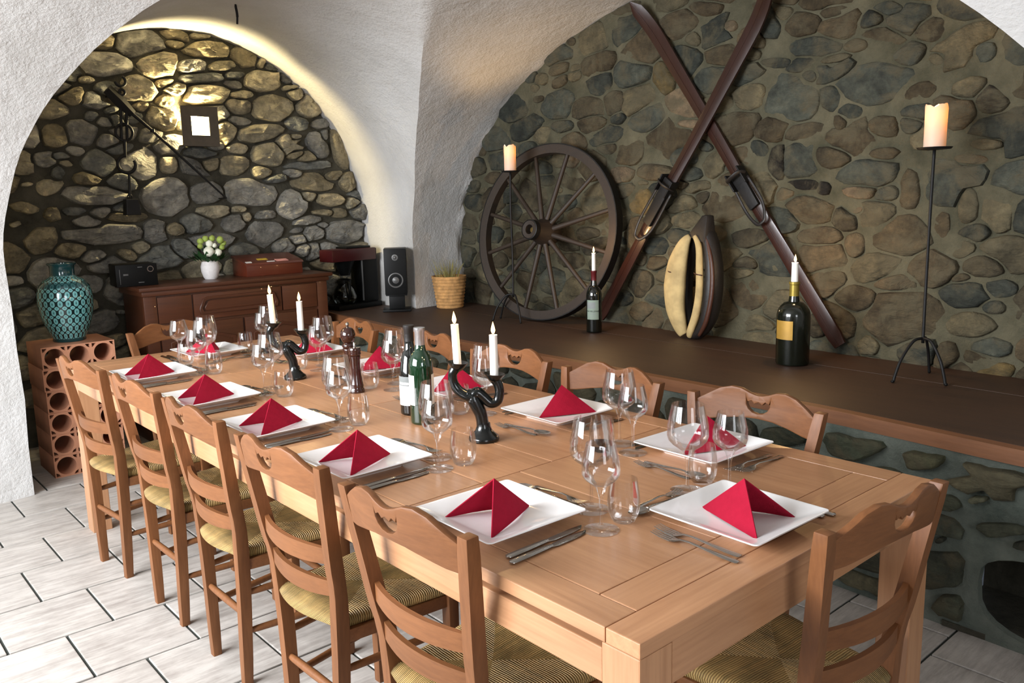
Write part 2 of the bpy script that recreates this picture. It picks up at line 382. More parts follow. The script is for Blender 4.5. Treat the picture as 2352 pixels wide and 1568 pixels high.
for z in ZS:                                      # bench-side lunette, far half (plaster edge broken where it meets the stone)
    r = []
    for i, t in enumerate(lerp(0, 1, 22)):
        x0 = XC+xa(z); yy = YC+afar(2.9)*gb(z); x = x0+(wx(yy)-.012-x0)*t; y = YC+afar(x)*gb(z)
        if i >= 21: y -= edge_j(y, z)*gb(z)
        r.append((x, y, z))
    x, y, z_ = r[-1]; r.append((x+.06, y+.02*gb(z), z)); rows.append(r)
grid(bm, rows)
rows = []
for z in ZS:
    r = []
    for i, t in enumerate(lerp(0, 1, 18)):
        y = YC-2.1*gb(z); x0 = XC+xa(z); r.append((x0+(wx(y)-.012-x0)*t, y+(edge_j(y, z)*gb(z) if i >= 17 else 0), z))
    x, y, z_ = r[-1]; r.append((x+.06, y-.02, z)); rows.append(r)
grid(bm, rows)
bmesh.ops.remove_doubles(bm, verts=bm.verts, dist=.002)
tag(obj('ceiling', bm, 'white_plaster', None, True, 42), kind='structure')
bm = bmesh.new()
grid(bm, [[(x, YC+afar(x)*gb(z), z) for x in lerp(-2.45, XC-xa(z), 40)] for z in ZS])
tag(obj('wall_left', bm, 'white_plaster', None, True, 50), kind='structure')
# walls out of view, with the window openings that let the daylight in
def wall_with_hole(name, P, a0, a1, z1, holes):
    me = poly2d([[(a0, 0), (a1, 0), (a1, z1), (a0, z1)]]+[[(h0, k0), (h1, k0), (h1, k1), (h0, k1)] for h0, h1, k0, k1 in holes], .2)
    remap(me, lambda c: P(c.x, c.y, c.z)); return tag(mobj(name, me, 'white_plaster'), kind='structure')
wall_with_hole('wall_window', lambda a, z, w: Vector((-2.4+w, a, z)), -3.3, 4.0, 2.62, [(.5, 3.1, .9, 2.42)])
wall_with_hole('wall_entrance', lambda a, z, w: Vector((a, -3.2+w, z)), -2.5, 3.0, 2.62, [(-1.9, -.5, .92, 2.38)])
bm = bmesh.new()
grid(bm, [[(x, y, 2.56) for x in lerp(-2.45, XC+.02, 24)] for y in lerp(-3.2, YC+.01, 24)])
tag(obj('ceiling_entrance', bm, 'white_plaster', None, True), kind='structure')
def window(name, P, a0, a1, z0, z1, nx, nz):
    fr = []
    t = .05
    bm = bmesh.new()
    for a in lerp(a0+t/2, a1-t/2, nx): box(bm, (0, 0, 0), (1, 1, 1), Matrix.Translation(P(a, (z0+z1)/2, 0)) @ Matrix.Diagonal((*P.size(t, z1-z0), 1)))
    for z in lerp(z0+t/2, z1-t/2, nz): box(bm, (0, 0, 0), (1, 1, 1), Matrix.Translation(P((a0+a1)/2, z, 0)) @ Matrix.Diagonal((*P.size(a1-a0, t), 1)))
    return tag(obj(name, bm, 'white_paint'), kind='structure')
class PX:
    def __call__(s, a, z, w): return Vector((-2.4+w, a, z))
    def size(s, a, z): return (.05, a, z)
class PY:
    def __call__(s, a, z, w): return Vector((a, -3.2+w, z))
    def size(s, a, z): return (a, .05, z)
window('window_1', PX(), .5, 3.1, .9, 2.42, 3, 1); window('window_2', PY(), -1.9, -.5, .92, 2.38, 2, 1)  # frames unseen: bars added to split reflections into panes, sills raised to darken floor

# ---------------------------------------------------------------- floor of tiles laid in running bond
TX, TY, GR = .3275, .3425, .009
bm = bmesh.new(); box(bm, (-.2, .85, -.03), (6.9, 8.3, .05))
floor = tag(obj('floor', bm, 'grout'), kind='structure')
tm = bm_mesh(bbox((0, 0, 0), (TX-GR, TY-GR, .012), bev=.0025)); tm.materials.append(MATS['floor_tile'])
rest = bmesh.new(); cnt = 0
for row in range(-3, 21):
    y1 = 3.965-TY*row; yc = y1-TY/2
    off = (-.18 if row % 2 == 0 else -.006)
    for k in range(-10, 10):
        xc = off+TX*k+TX/2
        if xc < -3.3 or xc > 2.6 or yc > 4.9: continue
        if (xc > -1.1 and yc > -.15 and xc < 2.1 and yc < 4.35):
            o = link(bpy.data.objects.new('tile', tm), floor); o.location = (xc, yc, -.0055+random.uniform(-.0006, .0006)); o.rotation_euler = (random.uniform(-.002, .002), random.uniform(-.002, .002), random.choice((0, PI))); cnt += 1
        else: box(rest, (xc, yc, -.006), (TX-GR, TY-GR, .012))
tag(obj('tile_field', rest, 'floor_tile', floor), kind='stuff')

# ---------------------------------------------------------------- rubble stone walls
class Frame:
    def __init__(s, O, U, Nn): s.O = Vector(O); s.U = Vector(U).normalized(); s.N = Vector(Nn).normalized(); s.V = Vector((0, 0, 1))
    def px(s, x, y):
        r = ray(x, y); t = (s.O-CAM).dot(s.N)/r.dot(s.N); p = CAM+t*r-s.O; return np.array((p.dot(s.U), p.z))
    def P(s, u, v, w): return s.O+s.U*float(u)+s.V*float(v)+s.N*float(w)
def px_seeds(fr, crop, lst):
    x0, y0, s = crop; out = []
    for it in lst:
        cx_, cy_, w, h = it[:4]; a = it[4] if len(it) > 4 else 0; col = it[5] if len(it) > 5 else None
        c = fr.px(x0+cx_/s, y0+cy_/s)
        ca, sa = math.cos(math.radians(a)), math.sin(math.radians(a))
        e1 = fr.px(x0+(cx_+w/2*ca)/s, y0+(cy_+w/2*sa)/s)-c; e2 = fr.px(x0+(cx_-h/2*sa)/s, y0+(cy_+h/2*ca)/s)-c
        out.append((c, np.array([e1, e2]).T*1.08, col))
    return out
def build_stones(fr, seeds, inside, bounds, parent, mat, palette, prot, gap, fill_sizes, nmax, rough=.05, NA=20, chis=.5, sharp=32, dim=1.0):
    """each stone: region nearer (in its own stretched metric) to its seed than to any other, rounded and bulging"""
    C = [s[0] for s in seeds]; E = [s[1] for s in seeds]; colr = [s[2] for s in seeds]
    inv = [np.linalg.inv(e) for e in E]
    u0, u1, v0, v1 = bounds
    for size, thr, tries in fill_sizes:
        for _ in range(tries):
            if len(C) >= nmax: break
            c = np.array((RNG.uniform(u0, u1), RNG.uniform(v0, v1)))
            if not inside(*c): continue
            if C:
                d = min(np.linalg.norm(i @ (c-k)) for i, k in zip(inv, C))
                if d < thr: continue
            w = size*RNG.uniform(.75, 1.35); h = w*RNG.uniform(.42, .75); a = RNG.normal(0, .16); ca, sa = math.cos(a), math.sin(a)
            C.append(c); E.append(np.array([[ca*w/2, -sa*h/2], [sa*w/2, ca*h/2]])); inv.append(np.linalg.inv(E[-1])); colr.append(None)
    C = np.array(C); inv = np.array(inv)
    made = []
    R_ = np.linspace(.08, 1.35, 44)
    for i in range(len(C)):
        ph = RNG.uniform(0, 2*PI); th = np.linspace(0, 2*PI, NA, endpoint=False)+RNG.uniform(-.12, .12, NA)
        dirs = np.stack([np.cos(th), np.sin(th)], 1)
        # irregular polygon outline in the seed metric: a few random straight cuts
        nc = RNG.randint(5, 8); ph = np.sort((np.arange(nc)+RNG.uniform(-.3, .3, nc))*2*PI/nc+RNG.uniform(0, 2*PI)); dc = RNG.uniform(.84, 1.06, nc)
        cs = np.cos(th[:, None]-ph[None]); sup = np.where(cs > .05, dc[None]/np.maximum(cs, .05), 9).min(1); sup = np.minimum(sup, 1.35)*RNG.uniform(.97, 1.03, NA)
        near = np.where(np.linalg.norm(C-C[i], axis=1) < 1.6)[0]
        rr = np.zeros(NA)
        for k in range(NA):
            pts = C[i]+(R_[:, None]*sup[k])*(E[i] @ dirs[k])[None]
            dl = pts[:, None, :]-C[near][None]; dd = np.linalg.norm(np.einsum('nij,pnj->pni', inv[near], dl), axis=2)
            own = R_*sup[k]*np.linalg.norm(dirs[k]); me_ = np.linalg.norm(np.einsum('ij,pj->pi', inv[i], pts-C[i]), axis=1)
            j = list(near).index(i); dd[:, j] = 9
            ok = (me_ <= dd.min(1)) & (R_ <= 1.12)
            ok &= np.array([inside(*p) for p in pts])
            bad = np.where(~ok)[0]; n_ = bad[0] if len(bad) else len(R_)
            rr[k] = R_[max(n_-1, 0)]*sup[k]
        rr = .1*np.roll(rr, 1)+.8*rr+.1*np.roll(rr, -1)
        bd = (E[i] @ (dirs*rr[:, None]).T).T
        ln = np.linalg.norm(bd, axis=1); bd *= (np.maximum(ln-gap, .004)/np.maximum(ln, 1e-6))[:, None]
        ext = bd.max(0)-bd.min(0)
        if min(ext) < .028: continue
        p = RNG.uniform(*prot)*min(1, .45+min(ext)/.16)
        tilt = RNG.normal(0, .10, 2)*min(ext)
        bm = bmesh.new(); rings = []; sd_ = Vector(RNG.uniform(-50, 50, 3))
        def hgt(q, base):
            v = Vector((q[0], q[1], 0)); a_ = mnoise.noise(v*9+sd_); b_ = mnoise.noise(v*22+sd_); c_ = mnoise.noise(v*48+sd_)
            return base+p*chis*(.55*a_+.4*abs(b_)-.1+.22*c_)+float(tilt @ (q/np.maximum(ext, .02)))
        for s_, h_ in ((1.0, -.02), (.99, p*.42), (.95, p*.74), (.84, p*.92), (.64, p), (.42, p*1.02), (.2, p*1.03)):
            ring = []
            for k in range(NA):
                jt = 1+(RNG.normal(0, .03) if .1 < s_ < .94 else 0); q = bd[k]*s_*jt
                w = h_ if s_ == 1 else max(hgt(q, h_) if s_ < .96 else h_+.5*(hgt(q, h_)-h_), .0)
                ring.append(bm.verts.new((q[0], -w, q[1])))
            rings.append(ring)
        cv = bm.verts.new((0, -max(.004, hgt(np.zeros(2), p*1.03)), 0))
        for a, b in zip(rings[:-1], rings[1:]):
            for k in range(NA): bm.faces.new((a[k], a[(k+1) % NA], b[(k+1) % NA], b[k]))
        for k in range(NA): bm.faces.new((rings[-1][k], rings[-1][(k+1) % NA], cv))
        o = obj('stone', bm, mat, parent, True, sharp)
        o.matrix_world = Matrix(((fr.U.x, -fr.N.x, 0, 0), (fr.U.y, -fr.N.y, 0, 0), (0, 0, 1, 0), (0, 0, 0, 1)))
        o.location = fr.P(C[i][0], C[i][1], 0)
        cc = colr[i] or palette[RNG.randint(len(palette))]; kk = dim*RNG.uniform(.82, 1.18)
        o.color = (*[min(1, x*kk) for x in srgb(*cc)], 1)
        made.append(o)
    return made
def rough_plane(name, fr, outlines, mat, amp, parent=None, sub=.09, push=0):
    us = [p[0] for p in outlines]; vs_ = [p[1] for p in outlines]
    bm = bmesh.new(); nu = int((max(us)-min(us))/sub)+1; nv = int((max(vs_)-min(vs_))/sub)+1
    V = [[bm.verts.new(fr.P(u, v, push+amp*(.6*hn((u, v, .3), 6)+.5*hn((v, u, .9), 11)))) for u in lerp(min(us), max(us), nu)] for v in lerp(min(vs_), max(vs_), nv)]
    for a, b in zip(V[:-1], V[1:]):
        for i in range(len(a)-1): bm.faces.new((a[i], a[i+1], b[i+1], b[i]))
    return obj(name, bm, mat, parent, True)

# alcove back wall
FB = Frame((0, YBACK, 0), (1, 0, 0), (0, -1, 0))
wall_back = tag(rough_plane('wall_back', FB, [(-.12, 0), (2.62, 0), (2.62, 2.6), (-.12, 2.6)], 'mortar_dark', .02), kind='structure')
def in_back(u, v): return 0 < v < 2.58 and abs(u-XC) < xa(v)+.02
T1, T2, G1, G2, G3 = (152, 142, 118), (170, 162, 140), (146, 145, 140), (128, 130, 126), (160, 158, 151)
sb = px_seeds(FB, (0, 0, 2.6133), [
 (1245, 300, 260, 100, 5, T1), (1050, 262, 130, 60, 5), (940, 380, 230, 170, 10, T2), (1140, 400, 180, 80), (1330, 395, 170, 65, -5), (1470, 330, 190, 150, 25, T1), (1560, 380, 60, 80),
 (1400, 452, 125, 50, -5), (1210, 470, 260, 60, -3), (990, 500, 120, 60), (1395, 508, 105, 58, 8), (1570, 485, 210, 130, 0, T2), (1715, 465, 90, 80, 30), (1735, 530, 90, 40), (820, 540, 200, 160, 20),
 (1230, 580, 270, 140, 5, T2), (1440, 572, 125, 58), (1420, 640, 165, 110, 15), (1630, 650, 240, 160, -5, T2), (1850, 630, 150, 140, 20), (985, 610, 120, 80, -10), (960, 710, 190, 150, 20, T2), (840, 640, 100, 80),
 (1340, 790, 140, 150), (1430, 725, 140, 60, 10), (1560, 800, 270, 110, -5, T2), (1765, 745, 120, 85, 20), (1920, 745, 110, 60), (1755, 825, 80, 50), (1945, 810, 50, 80), (1780, 868, 60, 30),
 (1420, 895, 115, 75, 5), (1610, 925, 175, 160, -10, T2), (1770, 925, 120, 60, -5), (1900, 880, 120, 170, -25, G1), (2040, 890, 100, 260, -12, T1), (1390, 990, 175, 130, 0, T2), (1190, 920, 200, 80, 5), (1010, 990, 130, 110),
 (840, 990, 220, 200, 20, G3), (1150, 1000, 200, 100, 25), (1850, 990, 270, 60, -3), (590, 980, 190, 160, 10), (1505, 1160, 300, 160, 8, G3), (1870, 1095, 230, 110, 3), (1630, 1075, 140, 60, -5), (2080, 1090, 110, 120, 0, T1),
 (985, 1175, 260, 220, 0, G3), (1240, 1160, 200, 130), (560, 1170, 380, 130, 5, G3), (1745, 1230, 170, 170, -5), (1975, 1200, 160, 80, 3), (2110, 1215, 80, 90), (1935, 1275, 120, 40), (1470, 1305, 60, 60), (1590, 1290, 120, 60, -5),
 (1580, 1400, 210, 150, -5), (1840, 1325, 170, 60, -10), (2060, 1390, 220, 150), (1290, 1270, 200, 80), (1170, 1350, 180, 120, 0, G2), (930, 1400, 160, 170, 0, G1), (630, 1410, 500, 120, -2, G3), (530, 1330, 150, 100), (750, 1300, 240, 70),
 (305, 1285, 100, 90), (440, 1270, 150, 60), (250, 1450, 200, 150, -15), (350, 940, 130, 60), (340, 1040, 80, 100), (480, 800, 220, 160, 10), (700, 720, 110, 80), (760, 800, 180, 90), (540, 700, 90, 70), (660, 660, 100, 50), (620, 600, 45, 60),
 (1100, 1490, 200, 120), (850, 1490, 140, 100), (1870, 1400, 130, 110), (1880, 1510, 100, 140), (1700, 1480, 150, 100), (1180, 215, 140, 50), (420, 1500, 200, 110), (560, 1540, 160, 90)])
build_stones(FB, sb, in_back, (-.1, 2.6, .3, 2.56), wall_back, 'stone', [T1, T2, G1, G2, G3], (.030, .062), .007, [(.26, 1.35, 500), (.15, 1.2, 900), (.09, 1.12, 900)], 240, chis=.95, sharp=24)

# bench-side wall
FR = Frame((2.85, 0, 0), (.047, 1, 0), (-1, .047, 0))
wall_right = tag(rough_plane('wall_right', FR, [(-.6, .3), (4.6, .3), (4.6, 2.62), (-.6, 2.62)], 'mortar_green', .022, sub=.07, push=.012), kind='structure')
def in_right(u, v):
    if not .62 < v < 2.6: return False
    g = gb(v); return (u-YC) < afar(2.95)*g+.03 and (YC-u) < 2.1*g+.03
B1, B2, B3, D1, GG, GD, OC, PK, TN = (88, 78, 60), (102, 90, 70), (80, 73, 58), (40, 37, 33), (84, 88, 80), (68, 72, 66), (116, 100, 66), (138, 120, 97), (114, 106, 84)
sr = px_seeds(FR, (1500, 0, 2.6138), [
 (990, 280, 330, 150, -5, GD), (1390, 230, 280, 150, 10, B1), (830, 600, 300, 310, -15, GG), (1330, 500, 520, 250, -10, GG), (970, 455, 120, 90, 0, GD), (1090, 395, 100, 40), (760, 380, 200, 60, 0, GD), (1090, 590, 140, 160, 0, GG),
 (1800, 680, 300, 210, -10, B2), (2060, 610, 240, 200, 20, D1), (1370, 770, 230, 150, -5, B1), (1140, 745, 100, 140, 0, B2), (900, 790, 280, 110, -8, B3), (1080, 930, 300, 150, 0, B3), (770, 980, 140, 220, 0, D1), (890, 1110, 210, 70, 0, D1),  # last D1 seed here is a dark hole, its shade coloured onto a stone
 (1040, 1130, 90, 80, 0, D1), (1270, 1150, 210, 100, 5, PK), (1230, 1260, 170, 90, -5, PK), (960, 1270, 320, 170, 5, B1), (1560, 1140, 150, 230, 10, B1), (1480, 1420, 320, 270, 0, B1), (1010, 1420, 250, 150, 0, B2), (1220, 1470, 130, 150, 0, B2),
 (460, 1220, 300, 190, -5, B1), (620, 1430, 260, 140, 0, B3), (200, 630, 230, 170, 0, PK), (230, 745, 210, 60, 0, PK), (80, 460, 150, 210, 0, OC), (260, 230, 120, 110, 0, TN), (470, 160, 120, 110, 0, PK), (450, 340, 250, 170, 0, B1), (180, 930, 180, 150),
 (390, 990, 150, 180, 0, TN), (650, 900, 110, 150, 0, GD), (300, 1410, 240, 140, 0, B3), (2100, 1260, 240, 340, 0, TN), (1900, 1200, 130, 280, 0, TN), (1850, 1480, 190, 140, -25, TN), (1740, 1350, 110, 150, 0, B1), (1700, 180, 290, 190, 0, B3), (1450, 60, 240, 90),
 (1100, 70, 240, 110), (1720, 350, 190, 140), (2050, 860, 280, 110, 0, TN), (1900, 960, 240, 90, 0, B2), (2000, 300, 190, 140), (2200, 480, 90, 190), (330, 60, 200, 110, 0, B2), (700, 130, 150, 200, 0, GD)])
sr += px_seeds(FR, (1050, 300, 2.8508), [
 (1090, 290, 150, 150, 0, PK), (1310, 270, 220, 120, 0, B2), (1210, 470, 190, 170, 0, OC), (1190, 660, 170, 230, 0, B1), (1490, 690, 250, 140, 0, GD), (570, 40, 190, 140, 0, TN), (780, 200, 120, 130, 0, PK), (1330, 860, 200, 120, 0, B1), (1210, 1000, 200, 180, 0, B3),
 (1250, 1180, 220, 130, 0, B2), (380, 530, 130, 130, 0, GG), (1000, 120, 170, 100, 0, B3), (750, 850, 190, 120, 0, B3), (860, 680, 200, 100, 0, B3), (130, 470, 120, 130, 0, GD), (80, 700, 110, 140, 0, GG), (700, 480, 170, 110), (560, 330, 160, 110)])
sr += px_seeds(FR, (1500, 500, 2.6138), [
 (1060, 380, 230, 190, 0, B2), (1510, 600, 480, 330, 0, B1), (1470, 380, 330, 120, 0, B2), (1300, 770, 130, 130, 0, TN), (1900, 640, 280, 150, 0, TN), (1750, 830, 180, 180, 0, B1), (2000, 290, 270, 140, 0, B3), (2100, 430, 240, 110, 0, GG), (2050, 920, 240, 110, 0, OC),
 (600, 450, 260, 190, 0, B2), (560, 270, 190, 90, 0, B3), (620, 640, 240, 120, 0, TN), (1000, 640, 130, 150, 0, B3), (2050, 780, 260, 110, 0, GG), (20, 600, 130, 190, 0, B2)])
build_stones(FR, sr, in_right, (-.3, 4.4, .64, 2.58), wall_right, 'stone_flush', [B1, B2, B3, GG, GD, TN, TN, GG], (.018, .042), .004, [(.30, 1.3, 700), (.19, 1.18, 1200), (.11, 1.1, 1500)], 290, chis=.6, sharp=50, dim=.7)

# ---------------------------------------------------------------- stone bench with wooden top
BZ = .66
EDGE = [(1.80, -.45), (1.825, .04), (1.895, .69), (1.915, 2.08), (1.905, 2.8), (1.955, 3.72), (2.05, 4.62), (2.07, YBACK)]
def bench_x(y):
    for (a, b), (c, d) in zip(EDGE[:-1], EDGE[1:]):
        if b <= y <= d: return a+(c-a)*(y-b)/(d-b)
    return EDGE[0][0] if y < EDGE[0][1] else EDGE[-1][0]
bench = empty('stone_bench', (2.3, 2.2, 0), 0, 'long rubble stone bench with dark plank top along the stone wall', 'bench')
def P0(o):                         # keep world coordinates for parts of an offset empty
    o.location = -Vector(o.parent.location); return o
# plank top: three boards side by side, worn paler front board edge
ys = lerp(-.45, YBACK-.05, 40)
def board(name, t0, t1, mat, z0, z1):
    bm = bmesh.new(); prev = None
    for y in ys:
        xe = wx(y)-.02
        if y > 4.2: xe = 2.52
        a = bench_x(y)-.03; x0 = a+(xe-a)*t0+.0015; x1 = a+(xe-a)*t1-.0015
        ring = [bm.verts.new(p) for p in ((x0, y, z0), (x1, y, z0), (x1, y, z1), (x0, y, z1))]
        if prev:
            for k in range(4): bm.faces.new((prev[k], prev[(k+1) % 4], ring[(k+1) % 4], ring[k]))
        else: bm.faces.new(ring[::-1])
        prev = ring
    bm.faces.new(prev); return P0(obj(name, bm, mat, bench))
board('plank', .045, .36, 'bench_wood', BZ-.035, BZ); board('plank', .36, .69, 'bench_wood', BZ-.035, BZ-.001); board('plank', .69, 1.0, 'bench_wood', BZ-.035, BZ)
board('edge_board', .0, .045, 'bench_edge', BZ-.05, BZ)
FBN = Frame((1.83, 0, 0), (.045, 1, 0), (-1, .045, 0))
niche = [(-.155+.30*math.copysign(abs(math.cos(a))**.8, math.cos(a)), .19+(.12 if math.sin(a) > 0 else .165)*math.copysign(abs(math.sin(a))**.6, math.sin(a))) for a in [i/28*2*PI for i in range(28)]]
me = poly2d([[(-.9, 0), (4.9, 0), (4.9, BZ-.05), (-.9, BZ-.05)], niche], .03)
remap(me, lambda c: FBN.P(c.x, c.y, -.02+c.z)); P0(mobj('mortar_face', me, 'mortar_bench', bench))
bm = bmesh.new(); box(bm, (2.21, -.155, .27), (.02, .8, .55)); box(bm, (2.03, -.155, .012), (.38, .8, .02)); P0(obj('niche_back', bm, 'mortar_dark', bench))
def in_bench(u, v): return .02 < v < BZ-.07 and not (abs(u+.155) < .33 and 0 < v < .34)
sn = px_seeds(FBN, (1452, 968, 2.6133), [(1330, 140, 380, 170, 5, (72, 78, 64)), (1760, 230, 270, 130, 5, (88, 88, 68)), (1990, 300, 240, 80, -3, (84, 84, 66)), (2100, 455, 180, 90, 0, (112, 112, 92)), (1880, 490, 190, 140, 0, (70, 74, 62)), (2220, 650, 320, 100, 5, (78, 82, 70)), (2350, 440, 70, 130, 0, (110, 106, 86)), (1850, 700, 180, 130, 0, (58, 60, 52)), (900, 90, 300, 130, 0, (64, 70, 58))])
build_stones(FBN, sn, in_bench, (-.6, 4.6, .03, BZ-.08), bench, 'stone_flush', [(84, 88, 74), (72, 76, 66), (96, 92, 74), (66, 66, 56)], (.022, .045), .014, [(.24, 1.5, 300), (.16, 1.4, 400), (.10, 1.3, 400)], 130, chis=.6, sharp=45)
for o in bench.children:
    if o.name.startswith('stone'): o.location -= bench.location

# ---------------------------------------------------------------- dining table
TW, TL, TZ = 1.065, 3.243, .76
table = empty('dining_table', (TW/2, TL/2, 0), 0, 'long light oak dining table laid for twelve with square legs', 'table')
def plank_y(x0, x1, y0, y1, z0=TZ-.027, z1=TZ, name='plank', par=table):   # grain along y
    g = .0009
    o = obj(name, bbox((0, 0, 0), (y1-y0-2*g, x1-x0-2*g, z1-z0), bev=.0022), 'table_oak', par); o.rotation_euler = (0, 0, PI/2)
    o.location = Vector(((x0+x1)/2, (y0+y1)/2, (z0+z1)/2))-par.location; return o
def plank_x(x0, x1, y0, y1, z0=TZ-.027, z1=TZ, name='plank', par=table):   # grain along x
    g = .0009
    o = obj(name, bbox((0, 0, 0), (x1-x0-2*g, y1-y0-2*g, z1-z0), bev=.0022), 'table_oak', par)
    o.location = Vector(((x0+x1)/2, (y0+y1)/2, (z0+z1)/2))-par.location; return o
e1, e2, sd = .073, .157, .078
plank_x(0, TW, 0, e1); plank_x(0, TW, TL-e1, TL)
plank_y(0, sd, e1, TL-e1); plank_y(TW-sd, TW, e1, TL-e1)
plank_x(sd, TW-sd, e1, e2); plank_x(sd, TW-sd, TL-e2, TL-e1)
secs = [e2, .745, 1.62, 2.50, TL-e2]
for s0, s1 in zip(secs[:-1], secs[1:]):
    cuts = [sd, .30, .535, .77, TW-sd] if (s1-s0) > .7 else [sd, .42, .70, TW-sd]
    for a, b in zip(cuts[:-1], cuts[1:]): plank_y(a, b, s0, s1)
A0 = .655
for x in (.001, TW-.026): plank_y(x, x+.025, .08, TL-.08, A0+.005, TZ-.039, 'apron')
for y in (.004, TL-.029): plank_x(.085, TW-.085, y, y+.025, A0, TZ-.027, 'apron')
for x in (.001, TW-.081):
    for y in (.001, TL-.081):
        o = obj('leg', bbox((0, 0, 0), (TZ-.0275, .08, .08), bev=.003), 'table_oak', table); o.rotation_euler = (0, -PI/2, 0); o.location = Vector((x+.04, y+.04, (TZ-.0275)/2))-table.location

# ---------------------------------------------------------------- chairs
def chair_proto():
    t = empty('dining_chair')
    HP = [(-.004, .118, 0), (0, .146, .44), (-.022, .168, .62), (-.056, .202, .853)]     # rear post centre line (x, y, z)
    def post_at(z):
        for a, b in zip(HP[:-1], HP[1:]):
            if a[2] <= z <= b[2]: k = (z-a[2])/(b[2]-a[2]); return tuple(a[i]+(b[i]-a[i])*k for i in range(3))
        return HP[-1]
    for s in (1, -1):
        bm = bmesh.new(); w, d = .0145, .0165; prev = None; rings = []
        path = smooth_path([(p[0], s*p[1], p[2]) for p in HP], 4)
        for i, p in enumerate(path):
            kd = d*(.85+.3*min(1, p.z/.44)) if p.z < .44 else d*(1.15-.25*(p.z-.44)/.41)
            rings.append([bm.verts.new((p.x+a*kd, p.y+b*w, p.z)) for a, b in ((-1, -1), (1, -1), (1, 1), (-1, 1))])
        for a, b in zip(rings[:-1], rings[1:]):
            for k in range(4): bm.faces.new((a[k], a[(k+1) % 4], b[(k+1) % 4], b[k]))
        bm.faces.new(rings[0][::-1]); top = bm.faces.new(rings[-1])
        le = [e for e in bm.edges if abs((e.verts[0].co-e.verts[1].co).z) > .01]+list(top.edges)
        bmesh.ops.bevel(bm, geom=le, offset=.0045, segments=2, affect='EDGES', profile=.6)
        obj('back_post', bm, 'chair_wood', t, True, 40)
    def bow(y, half, dep): return -dep*(1-(y/half)**2)
    # carved crest rail with a scalloped opening
    top = [(-.198, .822), (-.185, .834), (-.155, .852), (-.12, .872), (-.085, .881), (-.055, .878), (-.03, .868), (-.012, .863)]
    bot = [(-.192, .772), (-.15, .776), (-.10, .786), (-.05, .794)]
    ol = top+[(0, .862)]+[(-a, b) for a, b in top[::-1]]+[(-a, b) for a, b in bot]+[(0, .796)]+bot[::-1]
    ol = [(-a, b) for a, b in ol]
    hole = [(-.038, .851), (-.034, .841), (-.022, .846), (-.013, .837), (0, .843), (.013, .837), (.022, .846), (.034, .841), (.038, .851), (.037, .834), (.030, .822), (.017, .813), (0, .810), (-.017, .813), (-.030, .822), (-.037, .834)]
    me = poly2d([ol, hole], .016, .0025); b_ = bmesh.new(); b_.from_mesh(me)
    for k in range(-9, 10): bmesh.ops.bisect_plane(b_, geom=b_.verts[:]+b_.edges[:]+b_.faces[:], plane_co=(k*.02+.001, 0, 0), plane_no=(1, 0, 0))
    bmesh.ops.remove_doubles(b_, verts=b_.verts, dist=.0001); b_.to_mesh(me); b_.free()
    def cm(c):
        px_, py_, pz_ = post_at(min(.853, c.y)); return Vector((px_+bow(c.x, .2, .034)+c.z, c.x, c.y))
    remap(me, cm); mobj('crest_rail', me, 'chair_wood_cross', t, True, 38)
    for z1, dep in ((.634, .03), (.545, .026)):
        p = post_at(z1-.02); half = p[1]-.006; bm = bmesh.new(); rings = []
        for y in lerp(-half, half, 12):
            x = p[0]+bow(y, half, dep); h = .046*(1-.18*(y/half)**2)
            rings.append([bm.verts.new(q) for q in ((x-.006, y, z1-h), (x+.006, y, z1-h), (x+.006, y, z1), (x-.006, y, z1))])
        for a, b in zip(rings[:-1], rings[1:]):
            for k in range(4): bm.faces.new((a[k], a[(k+1) % 4], b[(k+1) % 4], b[k]))
        bm.faces.new(rings[0][::-1]); bm.faces.new(rings[-1]); obj('back_slat', bm, 'chair_wood_cross', t, True, 40)
    fx, fy = .315, .178
    for s in (1, -1):
        bm = bmesh.new(); hexa(bm, [Vector((fx+a*.014, s*fy+b*.014, 0)) for a, b in ((-1, -1), (1, -1), (1, 1), (-1, 1))]+[Vector((fx+a*.017, s*fy+b*.017, .425)) for a, b in ((-1, -1), (1, -1), (1, 1), (-1, 1))], .004)
        obj('front_leg', bm, 'chair_wood', t, True, 40)
    # rush seat pillow on a trapezoid
    bm = bmesh.new(); lay = bm.loops.layers.uv.verify(); n = 20; V = {}
    def sp(u, v, lvl):
        hw = .142+(.196-.142)*(u+1)/2; bx = -.012+(u+1)/2*.352
        rx = 1-.0*abs(v)
        x = bx+(.012*(1-v*v) if u > .99 else 0)-(.028*(1-v*v) if u < -.99 else 0)*1
        d = max(abs(u), abs(v)); e = min(1, (1-d)/.16)
        prof = math.sqrt(max(0, 1-(1-e)**2))
        zt = .428+.016*prof-.008*(1-min(abs(u), abs(v))*.0-d)*.9
        zb = .428-.026*prof
        return Vector((x, v*hw, zt if lvl else zb))
    us = [-1, -.97, -.91, -.84]+[-.84+1.68*i/14 for i in range(1, 14)]+[.84, .91, .97, 1]
    m = len(us)
    for lvl in (0, 1):
        for i, u in enumerate(us):
            for j, v in enumerate(us):
                if lvl == 1 and (i in (0, m-1) or j in (0, m-1)): V[lvl, i, j] = V[0, i, j]; continue
                V[lvl, i, j] = bm.verts.new(sp(u, v, lvl))
    for lvl in (0, 1):
        for i in range(m-1):
            for j in range(m-1):
                q = [(i, j), (i+1, j), (i+1, j+1), (i, j+1)]
                try: f = bm.faces.new([V[lvl, a, b] for a, b in q])
                except ValueError: continue
                for lp, (a, b) in zip(f.loops, q): lp[lay].uv = ((us[a]+1)/2, (us[b]+1)/2)
    obj('rush_seat', bm, 'rush', t, True)
